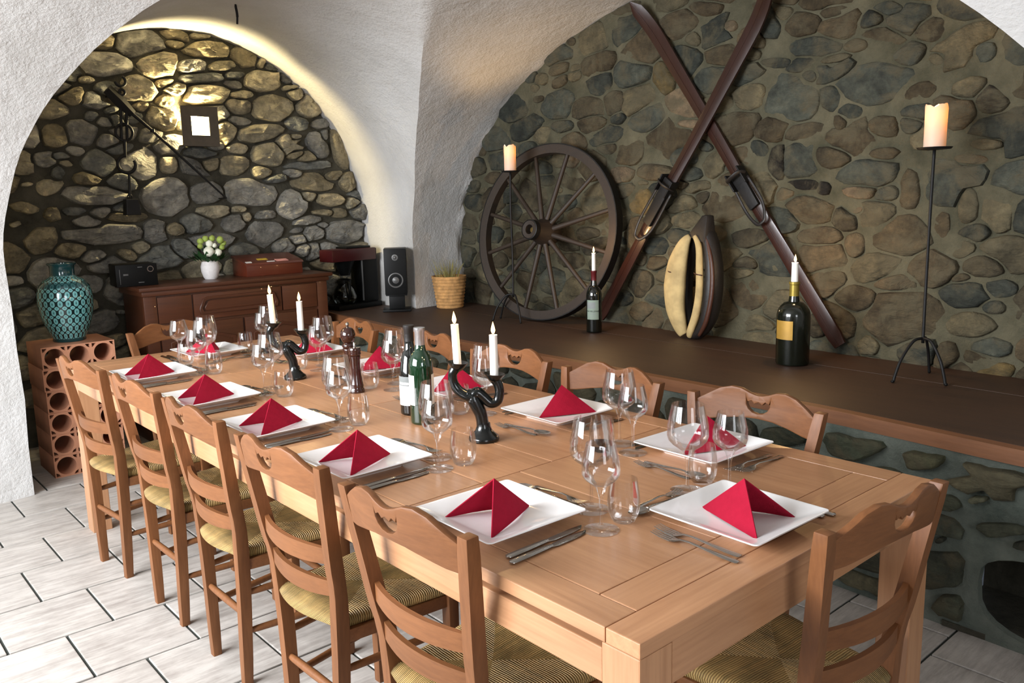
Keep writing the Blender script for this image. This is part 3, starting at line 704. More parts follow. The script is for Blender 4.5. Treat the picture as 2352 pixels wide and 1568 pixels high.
    def rail(name, a, b, r, mat='chair_wood'): 
        bm = bmesh.new(); a, b = Vector(a), Vector(b); m_ = (a+b)/2
        tube(bm, [a, a+(b-a)*.12, m_, b-(b-a)*.12, b], [r*.72, r*.95, r*1.08, r*.95, r*.72], 10); obj(name, bm, mat, t, True, 50)
    def bar(name, a, b, h, th):
        a, b = Vector(a), Vector(b); dv = (b-a).normalized(); nrm = Vector((-dv.y, dv.x, 0))*th/2; z = Vector((0, 0, h/2)); bm = bmesh.new()
        hexa(bm, [a-nrm-z, b-nrm-z, b+nrm-z, a+nrm-z, a-nrm+z, b-nrm+z, b+nrm+z, a+nrm+z], .003); obj(name, bm, 'chair_wood_cross', t, True, 40)
    for s in (1, -1):
        bar('seat_rail', (0, s*.143, .392), (fx, s*fy, .392), .034, .018)
        for z in (.30, .175):
            p = post_at(z); rail('stretcher', (p[0], s*p[1], z), (fx, s*fy, z+.008), .0105)
    bar('seat_rail', (fx, -fy, .392), (fx, fy, .392), .034, .018)
    rail('stretcher', (fx, -fy, .235), (fx, fy, .235), .0105); p = post_at(.235); rail('stretcher', (p[0], -p[1], .235), (p[0], p[1], .235), .0105)
    return t
SIDE = {'L': 'open side of the table', 'R': 'bench side of the table'}
ORD = ['first', 'second', 'third', 'fourth', 'fifth']
chairs = [  # side, index from cabinet end, x, y, heading
 ('L', 0, -.035, 2.70, .10), ('L', 1, -.005, 2.16, .02), ('L', 2, 0, 1.655, .0), ('L', 3, -.005, 1.085, .03), ('L', 4, -.01, .545, .02),
 ('R', 0, 1.075, 2.72, PI-.06), ('R', 1, 1.085, 2.13, PI), ('R', 2, 1.075, 1.585, PI+.03), ('R', 3, 1.07, 1.07, PI+.02), ('R', 4, 1.065, .52, PI+.04)]
for s, i, x, y, rz in chairs:
    c = PR.get('chair', chair_proto); c.location = (x, y, 0); c.rotation_euler = (0, 0, rz)
    tag(c, 'ladder-back rush chair, %s, %s chair from the cabinet end' % (SIDE[s], ORD[i]), 'chair', 'dining chairs around the table')
c = PR.get('chair', chair_proto); c.location = (.60, -.045, 0); c.rotation_euler = (0, 0, PI/2-.075); tag(c, 'ladder-back rush chair at the table end away from the cabinet', 'chair', 'dining chairs around the table')
c = PR.get('chair', chair_proto); c.location = (.50, TL+.07, 0); c.rotation_euler = (0, 0, -PI/2+.06); tag(c, 'ladder-back rush chair at the table end in front of the cabinet', 'chair', 'dining chairs around the table')

# ---------------------------------------------------------------- place settings
def rsq(h, r, n=5):
    out = []
    for qx, qy, a0 in ((1, 1, 0), (-1, 1, 90), (-1, -1, 180), (1, -1, 270)):
        for i in range(n+1):
            a = math.radians(a0+90*i/n); out.append((qx*(h-r)+r*math.cos(a), qy*(h-r)+r*math.sin(a)))
    return out
def plate_proto():
    bm = bmesh.new(); prev = None
    prof = [(.076, .012, 0), (.079, .013, .004), (.084, .014, .007), (.128, .012, .0225), (.1325, .010, .0258), (.1318, .010, .0278), (.127, .011, .0272), (.090, .012, .0145), (.080, .012, .0125), (.04, .012, .0118)]
    for h, r, z in prof:
        pts = rsq(h, r); lift = .006 if h > .12 else 0
        ring = [bm.verts.new((x, y, z+lift*(max(0, (abs(x)*abs(y))/(h*h)-.45)))) for x, y in pts]; n = len(ring)
        if prev:
            for k in range(n): bm.faces.new((prev[k], prev[(k+1) % n], ring[(k+1) % n], ring[k]))
        else: bm.faces.new(ring[::-1])
        prev = ring
    bm.faces.new(prev); return obj('plate', bm, 'porcelain', None, True, 50)
def napkin_proto():
    bm = bmesh.new(); th = .0025
    apex = Vector((-.012, 0, .088)); back = Vector((.088, 0, .0)); tl = Vector((-.088, .079, 0)); tr = Vector((-.088, -.079, 0))
    for tip in (tl, tr):
        n = 6; rows = []
        for i in range(n+1):
            t = i/n; a = apex.lerp(tip, t); b = apex.lerp(back, t); row = []
            for j in range(i+1):
                s = j/max(i, 1); p = a.lerp(b, s); bul = .006*math.sin(PI*min(1, s))*t; p = p+Vector((0, math.copysign(bul, tip.y), .5*bul)) if i else p; p.z = max(p.z, 0); row.append(p)
            rows.append(row)
        V = [[bm.verts.new(p) for p in r] for r in rows]
        for i in range(n):
            for j in range(i+1):
                bm.faces.new((V[i][j], V[i+1][j], V[i+1][j+1]))
                if j < i: bm.faces.new((V[i][j], V[i+1][j+1], V[i][j+1]))
    bmesh.ops.remove_doubles(bm, verts=bm.verts, dist=1e-5)
    bmesh.ops.recalc_face_normals(bm, faces=bm.faces); bmesh.ops.solidify(bm, geom=bm.faces[:], thickness=th)
    return obj('napkin', bm, 'napkin_red', None)
def strip(bm, st):      # flat bar through stations (x, y, z, half width, half thickness)
    rings = []
    for x, y, z, w, h in st:
        rings.append([bm.verts.new((x+0, y+w*math.cos(a), z+h*math.sin(a))) for a in [k/8*2*PI for k in range(8)]])
    for a, b in zip(rings[:-1], rings[1:]):
        for k in range(8): bm.faces.new((a[k], a[(k+1) % 8], b[(k+1) % 8], b[k]))
    bm.faces.new(rings[0][::-1]); bm.faces.new(rings[-1])
def handle_st(x0, x1):   # from the handle end to the neck
    L_ = x1-x0; return [(x0, 0, .0025, .003, .001), (x0+.004, 0, .0025, .0082, .0016), (x0+.25*L_, 0, .003, .0075, .0018), (x0+.6*L_, 0, .006, .0042, .0019), (x0+.85*L_, 0, .0085, .0027, .0018), (x1, 0, .0075, .0035, .0014)]
def fork_mesh():
    bm = bmesh.new(); strip(bm, handle_st(-.10, .03)+[(.040, 0, .0045, .0105, .0011), (.052, 0, .0028, .0125, .001)])
    for k in range(4):
        y = (k-1.5)*.0068; strip(bm, [(.050, y, .0028, .0022, .0009), (.075, y, .0045, .0019, .0008), (.098, y*.97, .009, .0010, .0006)])
    return bm
def fork_proto(): return obj('fork', fork_mesh(), 'steel', None, True, 60)
def spoon_proto():
    bm = bmesh.new(); strip(bm, handle_st(-.10, .035)); n = 12; rings = []
    for r in (0, .35, .7, 1.0):
        rings.append([bm.verts.new((.062+.030*r*math.cos(k/n*2*PI), .019*r*math.sin(k/n*2*PI), .0015+.0065*r*r)) for k in range(n)] if r else [bm.verts.new((.062, 0, .0015))])
    for k in range(n): bm.faces.new((rings[0][0], rings[1][k], rings[1][(k+1) % n]))
    for a, b in zip(rings[1:-1], rings[2:]):
        for k in range(n): bm.faces.new((a[k], b[k], b[(k+1) % n], a[(k+1) % n]))
    return obj('spoon', bm, 'steel', None, True, 60)
def knife_proto():
    t = empty('knife'); bm = bmesh.new()
    strip(bm, [(-.112, 0, .004, .003, .002), (-.108, 0, .004, .0085, .0036), (-.06, 0, .004, .0080, .0036), (-.012, 0, .004, .0062, .0034), (.0, 0, .0035, .0050, .003)]); obj('handle', bm, 'steel', t, True, 60)
    bm = bmesh.new(); strip(bm, [(-.004, 0, .003, .0045, .0014), (.012, .0, .0026, .0088, .0011), (.06, .001, .0024, .0098, .001), (.092, .002, .0022, .0075, .0009), (.106, .006, .002, .0012, .0006)]); obj('blade', bm, 'steel', t, True, 60)
    return t
def wine_proto(H, zb, rr, rm, fr=.038):
    def mk():
        t = empty('wine_glass'); zs = zb-.012
        bm = bmesh.new(); lathe(bm, [(0, .0007), (fr*.98, .0007), (fr, .0015), (fr*.9, .0026), (fr*.4, .0045), (.0075, .0085), (.0045, .014)], 32); obj('foot', bm, 'clear_glass', t, True, 60)
        bm = bmesh.new(); lathe(bm, [(.0045, .0139), (.0036, .03), (.0034, zs-.03), (.0042, zs-.01), (.0075, zs)], 16); obj('stem', bm, 'clear_glass', t, True, 60)
        hb = H-zb; bm = bmesh.new()
        prof = [(.0075, zs), (.011, zb), (rm*.46, zb+.075*hb), (rm*.74, zb+.16*hb), (rm*.93, zb+.25*hb), (rm, zb+.345*hb), (rm*.985, zb+.44*hb), (rm*.94+rr*.06, zb+.56*hb), (rm*.55+rr*.45, zb+.74*hb), (rm*.22+rr*.78, zb+.89*hb), (rr, H), (rr-.0011, H)]
        inner = [(max(r-.0014, 0), z) for r, z in prof[-2:1:-1]]+[(.006, zb+.006), (0, zb+.004)]
        lathe(bm, prof+inner, 40); obj('bowl', bm, 'clear_glass', t, True, 60); return t
    return mk
def tumbler_proto():
    bm = bmesh.new(); H = .094
    out = [(0, .0007), (.021, .0007), (.0245, .003), (.031, .016), (.0348, .034), (.0352, .046), (.0338, .066), (.0293, H), (.0283, H)]
    inn = [(r-.0015, z) for r, z in ((.0338, .066), (.0352, .046), (.0348, .034), (.031, .018), (.024, .009))]+[(0, .007)]
    lathe(bm, out+inn, 40); return obj('tumbler', bm, 'clear_glass', None, True, 60)
SET = {  # plate centre, facing, small wine glass, large wine glass, tumbler
 'L0': ((.167, 2.665), 0, (.325, 2.60), (.395, 2.69), (.372, 2.555)), 'L1': ((.167, 2.085), 0, (.352, 2.045), (.42, 2.125), (.386, 1.962)),
 'L2': ((.167, 1.57), 0, (.305, 1.425), (.355, 1.522), (.372, 1.432)), 'L3': ((.165, 1.07), 0, (.288, .906), (.345, .985), (.358, .892)), 'L4': ((.168, .527), 0, (.288, .345), (.358, .437), (.358, .345)),
 'R4': ((.868, .512), PI, (.734, .640), (.774, .722), (.692, .712)), 'R3': ((.863, 1.05), PI, (.724, 1.245), (.80, 1.328), (.672, 1.31)),
 'R2': ((.846, 1.577), PI, (.715, 1.757), (.785, 1.837), (.672, 1.848)), 'R1': ((.866, 2.10), PI, (.705, 2.292), (.775, 2.372), (.66, 2.375)), 'R0': ((.850, 2.65), PI, (.735, 2.86), (.80, 2.945), (.675, 2.93)),
 'H': ((.517, .17), PI/2, (.672, .297), (.600, .362), (.672, .372)), 'F': ((.53, 3.0), -PI/2, (.375, 2.93), (.445, 2.80), (.368, 2.848))}
for key, (c, a, wa, wb, tb) in SET.items():
    if key == 'H': wh = 'place at the table end away from the cabinet'
    elif key == 'F': wh = 'place at the table end by the cabinet'
    else: wh = '%s, %s place from the cabinet end' % (SIDE[key[0]].replace(' of the table', ''), ORD[int(key[1])])
    ca, sa = math.cos(a), math.sin(a)
    def put(o, f, l, z, rot=0, lab='', cat='', grp=''):
        o.location = (c[0]+f*ca-l*sa, c[1]+f*sa+l*ca, z); o.rotation_euler = (0, 0, a+rot); return tag(o, lab+', '+wh, cat, grp)
    jr = random.uniform
    put(PR.get('plate', plate_proto), 0, 0, TZ, jr(-.03, .03), 'square white plate', 'plate', 'white square plates')
    put(PR.get('napkin', napkin_proto), 0, 0, TZ+.0125, jr(-.06, .06), 'folded red napkin', 'napkin', 'red napkins on the plates')
    put(PR.get('knife', knife_proto), 0, -.148, TZ+.0004, jr(-.03, .03), 'inner steel knife', 'knife', 'table knives')
    put(PR.get('knife', knife_proto), -.012, -.172, TZ+.0004, jr(-.02, .03), 'outer steel knife', 'knife', 'table knives')
    put(PR.get('fork', fork_proto), 0, .142, TZ+.0003, jr(-.03, .03), 'inner steel fork', 'fork', 'table forks')
    put(PR.get('fork', fork_proto), -.012, .168, TZ+.0003, jr(-.03, .03), 'outer steel fork', 'fork', 'table forks')
    put(PR.get('spoon', spoon_proto), .176, .045, TZ+.0003, PI/2+jr(-.06, .06), 'dessert spoon', 'spoon', 'dessert spoons')
    d = put(PR.get('fork', fork_proto), .200, .02, TZ+.0003, -PI/2+jr(-.05, .2), 'dessert fork above the plate', 'fork', 'dessert forks'); d.scale = (.85, .9, 1)
    for o, p, lb, ct, gp in ((PR.get('wa', wine_proto(.186, .092, .0300, .0400)), wa, 'smaller stemmed wine glass', 'wine glass', 'small wine glasses'),
                         (PR.get('wb', wine_proto(.207, .095, .0375, .0475, .040)), wb, 'larger stemmed wine glass', 'wine glass', 'large wine glasses'),
                         (PR.get('tm', tumbler_proto), tb, 'stemless glass tumbler', 'tumbler', 'glass tumblers')):
        o.location = (p[0], p[1], TZ); tag(o, lb+', '+wh, ct, gp)

# ---------------------------------------------------------------- candles
def candle(name, loc, r, h, label, group=None, flame=True, glow=False, power=1.0, lean=(0, 0)):
    t = empty(name, loc, 0, label, 'candle', group); t.rotation_euler = (lean[0], lean[1], 0); bm = bmesh.new(); n = 20
    if glow:   # wide candle: glowing hollow top with an uneven lip
        lathe(bm, [(0, 0), (r, 0), (r*.99, h*.5), (r*1.02, h*.94), (r*.97, h), (r*.88, h), (r*.84, h*.9), (r*.80, h*.6), (r*.6, h*.52), (0, h*.50)], 28)
        for v in bm.verts:
            if v.co.z > h*.93: v.co.z += .006*math.sin(3*math.atan2(v.co.y, v.co.x)+1)+.003*math.sin(7*math.atan2(v.co.y, v.co.x))
        obj('wax', bm, 'candle_wax_glow', t, True, 50); fz = h*.50
    else:
        lathe(bm, [(0, 0), (r, 0), (r*.97, h*.6), (r*.95, h-.004), (r*.99, h), (r*.8, h-.001), (r*.4, h-.004), (0, h-.005)], n); obj('wax', bm, 'candle_wax', t, True, 50); fz = h-.004
    bm = bmesh.new(); tube(bm, [(0, 0, fz-.002), (.0005, 0, fz+.007), (.002, 0, fz+.011)], .0009, 6); obj('wick', bm, 'ink', t)
    bm = bmesh.new(); fh = .036 if not glow else .03; fr_ = .0062
    lathe(bm, [(0, fz+.006), (fr_*.62, fz+.009), (fr_*.98, fz+.006+fh*.26), (fr_, fz+.006+fh*.36), (fr_*.72, fz+.006+fh*.6), (fr_*.3, fz+.006+fh*.84), (0, fz+.006+fh)], 14); obj('flame', bm, 'flame_core', t, True)
    l = bpy.data.lights.new('candle_light', 'POINT'); l.energy = power; l.color = (1, .62, .27); l.shadow_soft_size = .012
    o = bpy.data.objects.new('candle_light', l); COL.objects.link(o); o.parent = t; o.location = (0, 0, fz+.006+fh+(.008 if glow else .016)); return t
RV = Vector((.7492, -.6619, 0)).normalized()
def candelabra(loc, rot, label):
    t = empty('candelabra', loc, rot, label, 'candelabra', 'twisted black candelabra'); S = .000298
    def p(zx, zy, d=0): return Vector(((zx-790)*S, d, (1380-zy)*S))
    bm = bmesh.new(); lathe(bm, [(0, 0), (.042, 0), (.0440, .004), (.042, .013), (.033, .020), (.024, .030), (.020, .042), (.019, .05), (0, .05)], 28); obj('base', bm, 'black_lacquer', t, True, 60)
    bm = bmesh.new(); tube(bm, smooth_path([p(785, 1260), p(778, 1190), p(765, 1120), p(735, 1050), p(705, 985), p(690, 940), p(640, 925)]), lerps([.019, .0175, .018, .0195, .0195, .0165, .0140]), 16); obj('stem', bm, 'black_lacquer', t, True)
    bm = bmesh.new(); tube(bm, smooth_path([p(700, 960), p(635, 940), p(560, 890, .004), p(515, 810, .004), p(512, 730), p(535, 680), p(560, 655)]), lerps([.0175, .0155, .0145, .0135, .013, .0145, .0165]), 14); obj('arm', bm, 'black_lacquer', t, True)
    bm = bmesh.new(); tube(bm, smooth_path([p(690, 950), p(740, 912), p(800, 960), p(865, 1018), p(930, 995), p(950, 910), p(935, 830), p(910, 785)]), lerps([.0165, .0165, .015, .0145, .014, .0135, .014, .0155]), 14); obj('arm', bm, 'black_lacquer', t, True)
    for zx, zy in ((562, 648), (905, 765)):
        bm = bmesh.new(); lathe(bm, [(0, -.014), (.0145, -.012), (.020, -.004), (.029, .007), (.0305, .010), (.0275, .010), (.015, .002), (0, .001)], 24, Matrix.Translation(p(zx, zy)) @ Matrix.Rotation(.1, 4, 'Y')); obj('cup', bm, 'black_lacquer', t, True, 50)
    out = []
    for zx, zy in ((562, 648), (905, 765)):
        q = p(zx, zy); out.append(Vector(loc)+Vector((math.cos(rot)*q.x-math.sin(rot)*q.y, math.sin(rot)*q.x+math.cos(rot)*q.y, q.z+.001)))
    return out
ra = math.atan2(RV.y, RV.x)
for (loc, rot, w1, w2) in (((.536, 1.024, TZ), ra, 'table candelabra between the wine bottles and the table end away from the cabinet', ('green wine bottle', 0)), ((.558, 2.215, TZ), ra+.28, 'table candelabra beside the tall pepper mill', ('pepper mill', 0))):
    nm = 'twisted black candelabra beside the two wine bottles' if loc[1] < 2 else 'twisted black candelabra beside the pepper mills'
    a, b = candelabra(loc, rot, nm)
    k = nm.split('beside ')[1]
    candle('taper_candle', a, .0112, .117, 'lit white taper on the higher arm of the candelabra by '+k, 'lit taper candles on the table', power=.9, lean=(0, -.05))
    candle('taper_candle', b, .0118, .119, 'lit white taper on the lower arm of the candelabra by '+k, 'lit taper candles on the table', power=.9)

# ---------------------------------------------------------------- bottles
def bottle(name, loc, H, r, mat, foil, foil_len, label, cat='bottle', slope='bordeaux', rz=0, neck=.0145):
    t = empty(name, loc, rz, label, cat); bm = bmesh.new(); nz = H*.685 if slope == 'bordeaux' else H*.60; sh = H*.60 if slope == 'bordeaux' else H*.44
    prof = [(0, .006), (r*.5, .004), (r*.85, 0), (r*.97, .003), (r, .010), (r, sh), (r*.985, sh+.008)]
    if slope == 'bordeaux': prof += [(r*.93, sh+.02*H/.3), (r*.78, sh+.034*H/.3), (r*.58, sh+.046*H/.3), (neck*1.25, nz+.024*H/.3), (neck, nz+.05*H/.3)]
    else: prof += [(r*.93, sh+.022), (r*.80, sh+.048), (r*.62, sh+.075), (neck*1.2, nz+.035), (neck, nz+.06)]
    prof += [(neck*.95, H-.012), (neck*1.12, H-.010), (neck*1.12, H-.001), (neck*.9, H), (0, H)]
    lathe(bm, prof, 36); obj('glass_body', bm, mat, t, True, 50)
    bm = bmesh.new(); e = .0009; lathe(bm, [(neck*1.02+e, H-foil_len), (neck+e, H-.013), (neck*1.15+e, H-.010), (neck*1.15+e, H+.0008), (0, H+.0012)], 28); obj('foil', bm, foil, t, True, 40)
    return t
def wrap(parent, name, r, z0, z1, a0, a1, mat, n=16, e=.0007):
    bm = bmesh.new(); V = []
    for i in range(n+1):
        a = a0+(a1-a0)*i/n; V.append([bm.verts.new(((r+q)*math.cos(a), (r+q)*math.sin(a), z)) for q, z in ((e, z0), (e, z1), (0, z1), (0, z0))])
    for a, b in zip(V[:-1], V[1:]):
        for k in range(4): bm.faces.new((a[k], b[k], b[(k+1) % 4], a[(k+1) % 4]))
    bm.faces.new(V[0]); bm.faces.new(V[-1][::-1]); return obj(name, bm, mat, parent, True, 50)
def wrap_text(parent, s, size, r, z, ac, mat='ink', name='print'):
    me = text_mesh(s, size); remap(me, lambda c: Vector(((r+.001+c.z)*math.cos(ac+c.x/r), (r+.001+c.z)*math.sin(ac+c.x/r), z+c.y))); return mobj(name, me, mat, parent)
def toward_cam(loc): return math.atan2(CAM.y-loc[1], CAM.x-loc[0])
b1 = (.525, 1.307, TZ); ac = toward_cam(b1)
t = bottle('wine_bottle', b1, .297, .0375, 'bottle_green', 'foil_silver', .062, 'green wine bottle with silver capsule and white labels on the table')
fl_ = wrap(t, 'front_label', .0375, .062, .155, ac-1.75, ac-.62, 'paper_white'); wrap(t, 'back_label', .0375, .062, .155, ac+.95, ac+2.2, 'paper_white'); wrap(fl_, 'print_line', .0382, .098, .0995, ac-1.35, ac-.8, 'paper_grey', 8, .0003)
b2 = (.566, 1.425, TZ); ac = toward_cam(b2)
t = bottle('wine_bottle', b2, .288, .0365, 'bottle_dark', 'leather_black', .05, 'dark wine bottle with grey and white label behind the green bottle', slope='burgundy')
wrap(t, 'front_label', .0365, .034, .098, ac-1.5, ac+.6, 'paper_white'); fl_ = wrap(t, 'band_label', .0365, .0982, .128, ac-1.5, ac+.6, 'paper_grey'); wrap(fl_, 'print_line', .0372, .102, .1095, ac-1.2, ac-.2, 'paper_white', 8, .0003)
b3 = (2.598, 2.52, BZ); ac = toward_cam(b3)
t = bottle('wine_bottle', b3, .355, .045, 'bottle_dark', 'foil_red', .055, 'slim dark wine bottle used as candle holder before the wagon wheel')
fl_ = wrap(t, 'front_label', .045, .078, .19, ac-1.0, ac+.62, 'paper_sage', 20); wrap(fl_, 'picture', .0458, .142, .178, ac-.98, ac+.15, 'paper_grey', 14, .0004)
wrap_text(fl_, 'MAS BELLEVUE', .0115, .0452, .126, ac-.22)
for z_ in (.114, .107, .094): wrap(fl_, 'print_line', .0457, z_, z_+.0022, ac-.68, ac+.24, 'paper_grey', 8, .0003)
candle('candle_stub', (b3[0], b3[1], BZ+.3565), .0115, .10, 'lit candle stub in the neck of the slim dark bottle', power=5)
b4 = (2.515, 1.21, BZ); ac = toward_cam(b4)
t = bottle('magnum_bottle', b4, .375, .074, 'bottle_mag', 'foil_gold', .075, 'big dark magnum bottle with gold label used as candle holder', slope='bordeaux', neck=.020)
wrap(t, 'gold_label', .074, .12, .205, ac-1.25, ac-.02, 'paper_gold', 18)
candle('candle_stub', (b4[0], b4[1], BZ+.3765), .0155, .085, 'lit candle stub in the neck of the magnum bottle', power=5)

# ---------------------------------------------------------------- pepper mills
t = empty('pepper_mill', (.69, 2.02, TZ), 0, 'tall dark pepper mill with round knob top', 'pepper mill')
bm = bmesh.new(); lathe(bm, [(0, 0), (.027, 0), (.0285, .004), (.027, .010), (.0235, .014), (.0245, .022), (.022, .030), (.018, .055), (.0165, .085), (.0185, .108), (.023, .118), (.0235, .124), (.020, .128), (0, .128)], 28); obj('body', bm, 'pepper_wood', t, True, 50)
bm = bmesh.new(); lathe(bm, [(0, .128), (.021, .129), (.0245, .136), (.023, .143), (.017, .148), (.0215, .154), (.0275, .166), (.0290, .178), (.0265, .192), (.019, .203), (.008, .2085), (0, .209)], 28); obj('head', bm, 'pepper_wood', t, True, 50)
bm = bmesh.new(); lathe(bm, [(0, .208), (.004, .208), (.0045, .212), (.007, .216), (.0072, .221), (.004, .2265), (0, .2275)], 16); obj('knob', bm, 'steel', t, True)
t = empty('salt_mill', (.603, 1.828, TZ), 0, 'dark turned salt mill with flat cap and steel nut', 'salt mill')
bm = bmesh.new(); lathe(bm, [(0, 0), (.028, 0), (.0295, .004), (.0275, .012), (.0245, .016), (.0262, .024), (.0245, .032), (.0195, .06), (.0172, .09), (.0178, .118), (.020, .130), (.0198, .134), (0, .134)], 28); obj('body', bm, 'pepper_wood', t, True, 50)
bm = bmesh.new(); lathe(bm, [(0, .134), (.0188, .135), (.0225, .141), (.0205, .147), (.0225, .153), (.0228, .158), (.020, .164), (0, .166)], 28); obj('cap', bm, 'pepper_wood', t, True, 50)
bm = bmesh.new(); lathe(bm, [(0, .165), (.0045, .165), (.0045, .180), (.003, .183), (0, .183)], 14); obj('nut', bm, 'steel', t, True, 50)

# ---------------------------------------------------------------- wagon wheel leaning on the wall
def wheel():
    base = Vector((2.68, 3.08, BZ+.006)); R_o, R_i = .558, .498; lean = math.atan2(.185, 1.09)
    t = empty('wagon_wheel', base, 0, 'old wooden spoked wagon wheel leaning against the stone wall', 'wheel')
    # wheel plane: horizontal axis along the wall, up axis leaning towards it
    hx = Vector((-.12, 1, 0)).normalized(); n0 = Vector((-hx.y, hx.x, 0)); up = (Vector((0, 0, 1))*math.cos(lean)-n0*math.sin(lean)).normalized(); nn = hx.cross(up).normalized()
    if nn.x > 0: nn = -nn
    ctr = up*R_o
    def Q(u, v, w): return ctr+hx*u+up*v+nn*w
    bm = bmesh.new(); n = 64; V = []
    for i in range(n):
        a = 2*PI*i/n; V.append([bm.verts.new(Q(r*math.cos(a), r*math.sin(a), w)) for r, w in ((R_o-.006, -.03), (R_o-.006, .03), (R_i, .026), (R_i, -.026))])
    for i in range(n):
        a, b = V[i], V[(i+1) % n]
        for k in range(4): bm.faces.new((a[k], b[k], b[(k+1) % 4], a[(k+1) % 4]))
    obj('felloe_ring', bm, 'wheel_wood', t, True, 40)
    bm = bmesh.new(); V = []
    for i in range(n):
        a = 2*PI*i/n; V.append([bm.verts.new(Q(r*math.cos(a), r*math.sin(a), w)) for r, w in ((R_o, -.031), (R_o, .031), (R_o-.007, .031), (R_o-.007, -.031))])
    for i in range(n):
        a, b = V[i], V[(i+1) % n]
        for k in range(4): bm.faces.new((a[k], b[k], b[(k+1) % 4], a[(k+1) % 4]))
    obj('iron_tyre', bm, 'iron', t, True, 40)
    for k in range(12):
        a = 2*PI*(k+.45)/12; bm = bmesh.new(); d0, d1 = .05, R_i+.004
        tube(bm, [Q(r*math.cos(a), r*math.sin(a), .03*(1-r/R_i)) for r in (d0, .14, .3, d1)], [.018, .0165, .0145, .0135], 8); obj('spoke', bm, 'wheel_wood', t, True, 60)
    bm = bmesh.new(); M_ = Matrix.Translation(ctr) @ Matrix(((hx.x, up.x, nn.x, 0), (hx.y, up.y, nn.y, 0), (hx.z, up.z, nn.z, 0), (0, 0, 0, 1)))
    lathe(bm, [(0, -.10), (.05, -.10), (.075, -.05), (.088, 0), (.08, .05), (.062, .10), (.058, .165), (.054, .17), (.030, .168), (.028, .12), (0, .12)], 28, M_); hub = obj('hub', bm, 'wheel_wood', t, True, 40)
    bm = bmesh.new(); lathe(bm, [(.0595, .13), (.064, .132), (.062, .168), (.0565, .17)], 28, M_); obj('hub_band', bm, 'iron', hub, True, 40)
    bm = bmesh.new(); lathe(bm, [(0, .121), (.018, .121), (.016, .14), (0, .142)], 16, M_); obj('axle_nut', bm, 'brass', hub, True, 40)
wheel()

# ---------------------------------------------------------------- two old wooden skis crossed against the wall
def ski(p0, p1, off, label, bind, tipcurl):
    A = FR.P(*p0, off); B = FR.P(*p1, off); t = empty('wooden_ski', A, 0, label, 'ski', 'crossed wooden skis'); d = (B-A); Ln = d.length; d.normalize()
    nn = FR.N; side = d.cross(nn).normalized()
    def Q(s, u, w): return d*s+side*u+nn*w
    bm = bmesh.new(); rings = []
    for k in range(41):
        s = Ln*k/40; f = k/40; hw = .0385-.007*math.sin(PI*min(1, f*1.15))+(.004*f if f < .9 else .004*(1-(f-.9)*6))
        if f > .965: hw *= max(.15, 1-((f-.965)/.035)**2*.85)
        if k == 0: hw *= .75
        th = .011+.012*math.exp(-((f-.42)/.12)**2)
        curl = tipcurl*max(0, (f-.88)/.12)**2
        rings.append([bm.verts.new(Q(s, a*hw, b+curl)) for a, b in ((-1, -.006), (1, -.006), (1, th*.75), (.55, th), (.12, th), (.1, th*.85), (-.1, th*.85), (-.12, th), (-.55, th), (-1, th*.75))])
    for a, b in zip(rings[:-1], rings[1:]):
        n = len(a)
        for k in range(n): bm.faces.new((a[k], a[(k+1) % n], b[(k+1) % n], b[k]))
    bm.faces.new(rings[0][::-1]); bm.faces.new(rings[-1]); obj('ski_body', bm, 'ski_wood', t, True, 40)
    s0, s1 = bind
    bm = bmesh.new(); hexa(bm, [Q(s, u, w) for w in (.018, .040) for s, u in ((s0+.05, -.030), (s1-.02, -.036), (s1-.02, .036), (s0+.05, .030))], .006); obj('foot_plate', bm, 'iron', t, True, 40)
    for u in (-1, 1):
        bm = bmesh.new(); hexa(bm, [Q(s, u*.042+q, w) for w in (.0, .062) for s, q in ((s1-.11, -.004), (s1-.01, -.004), (s1-.01, .004), (s1-.11, .004))], .002); obj('toe_iron', bm, 'iron', t, True, 40)
    bm = bmesh.new(); tube(bm, smooth_path([Q(s1-.06, -.052, .03), Q(s1-.05, -.04, .066), Q(s1-.05, 0, .078), Q(s1-.05, .04, .066), Q(s1-.06, .052, .03)]), .012, 8, flat=.35, up=tuple(nn)); obj('toe_strap', bm, 'leather_black', t, True)
    bm = bmesh.new(); tube(bm, smooth_path([Q(s1-.08, -.05, .03), Q(s0+.06, -.055, .035), Q(s0-.03, -.03, .05), Q(s0-.045, 0, .055), Q(s0-.03, .03, .05), Q(s0+.06, .055, .035), Q(s1-.08, .05, .03)]), .009, 8, flat=.5, up=tuple(nn)); obj('heel_strap', bm, 'leather_black', t, True)
    return t
a0, a1 = FR.px(1404, 725), FR.px(1812, -30); b0, b1_ = FR.px(1945, 790), FR.px(1482, 12)
def sdist(a, b, q): return float(np.linalg.norm(np.array(q)-a))
ski(tuple(b0), tuple(b1_), .055, 'old dark wooden ski behind, tip bent over the top of the crossed pair', (sdist(b0, b1_, FR.px(1785, 480)), sdist(b0, b1_, FR.px(1700, 395))), .06)
ski(tuple(a0), tuple(a1), .095, 'old dark wooden ski laid over the other of the crossed pair', (sdist(a0, a1, FR.px(1512, 530)), sdist(a0, a1, FR.px(1570, 400))), .06)

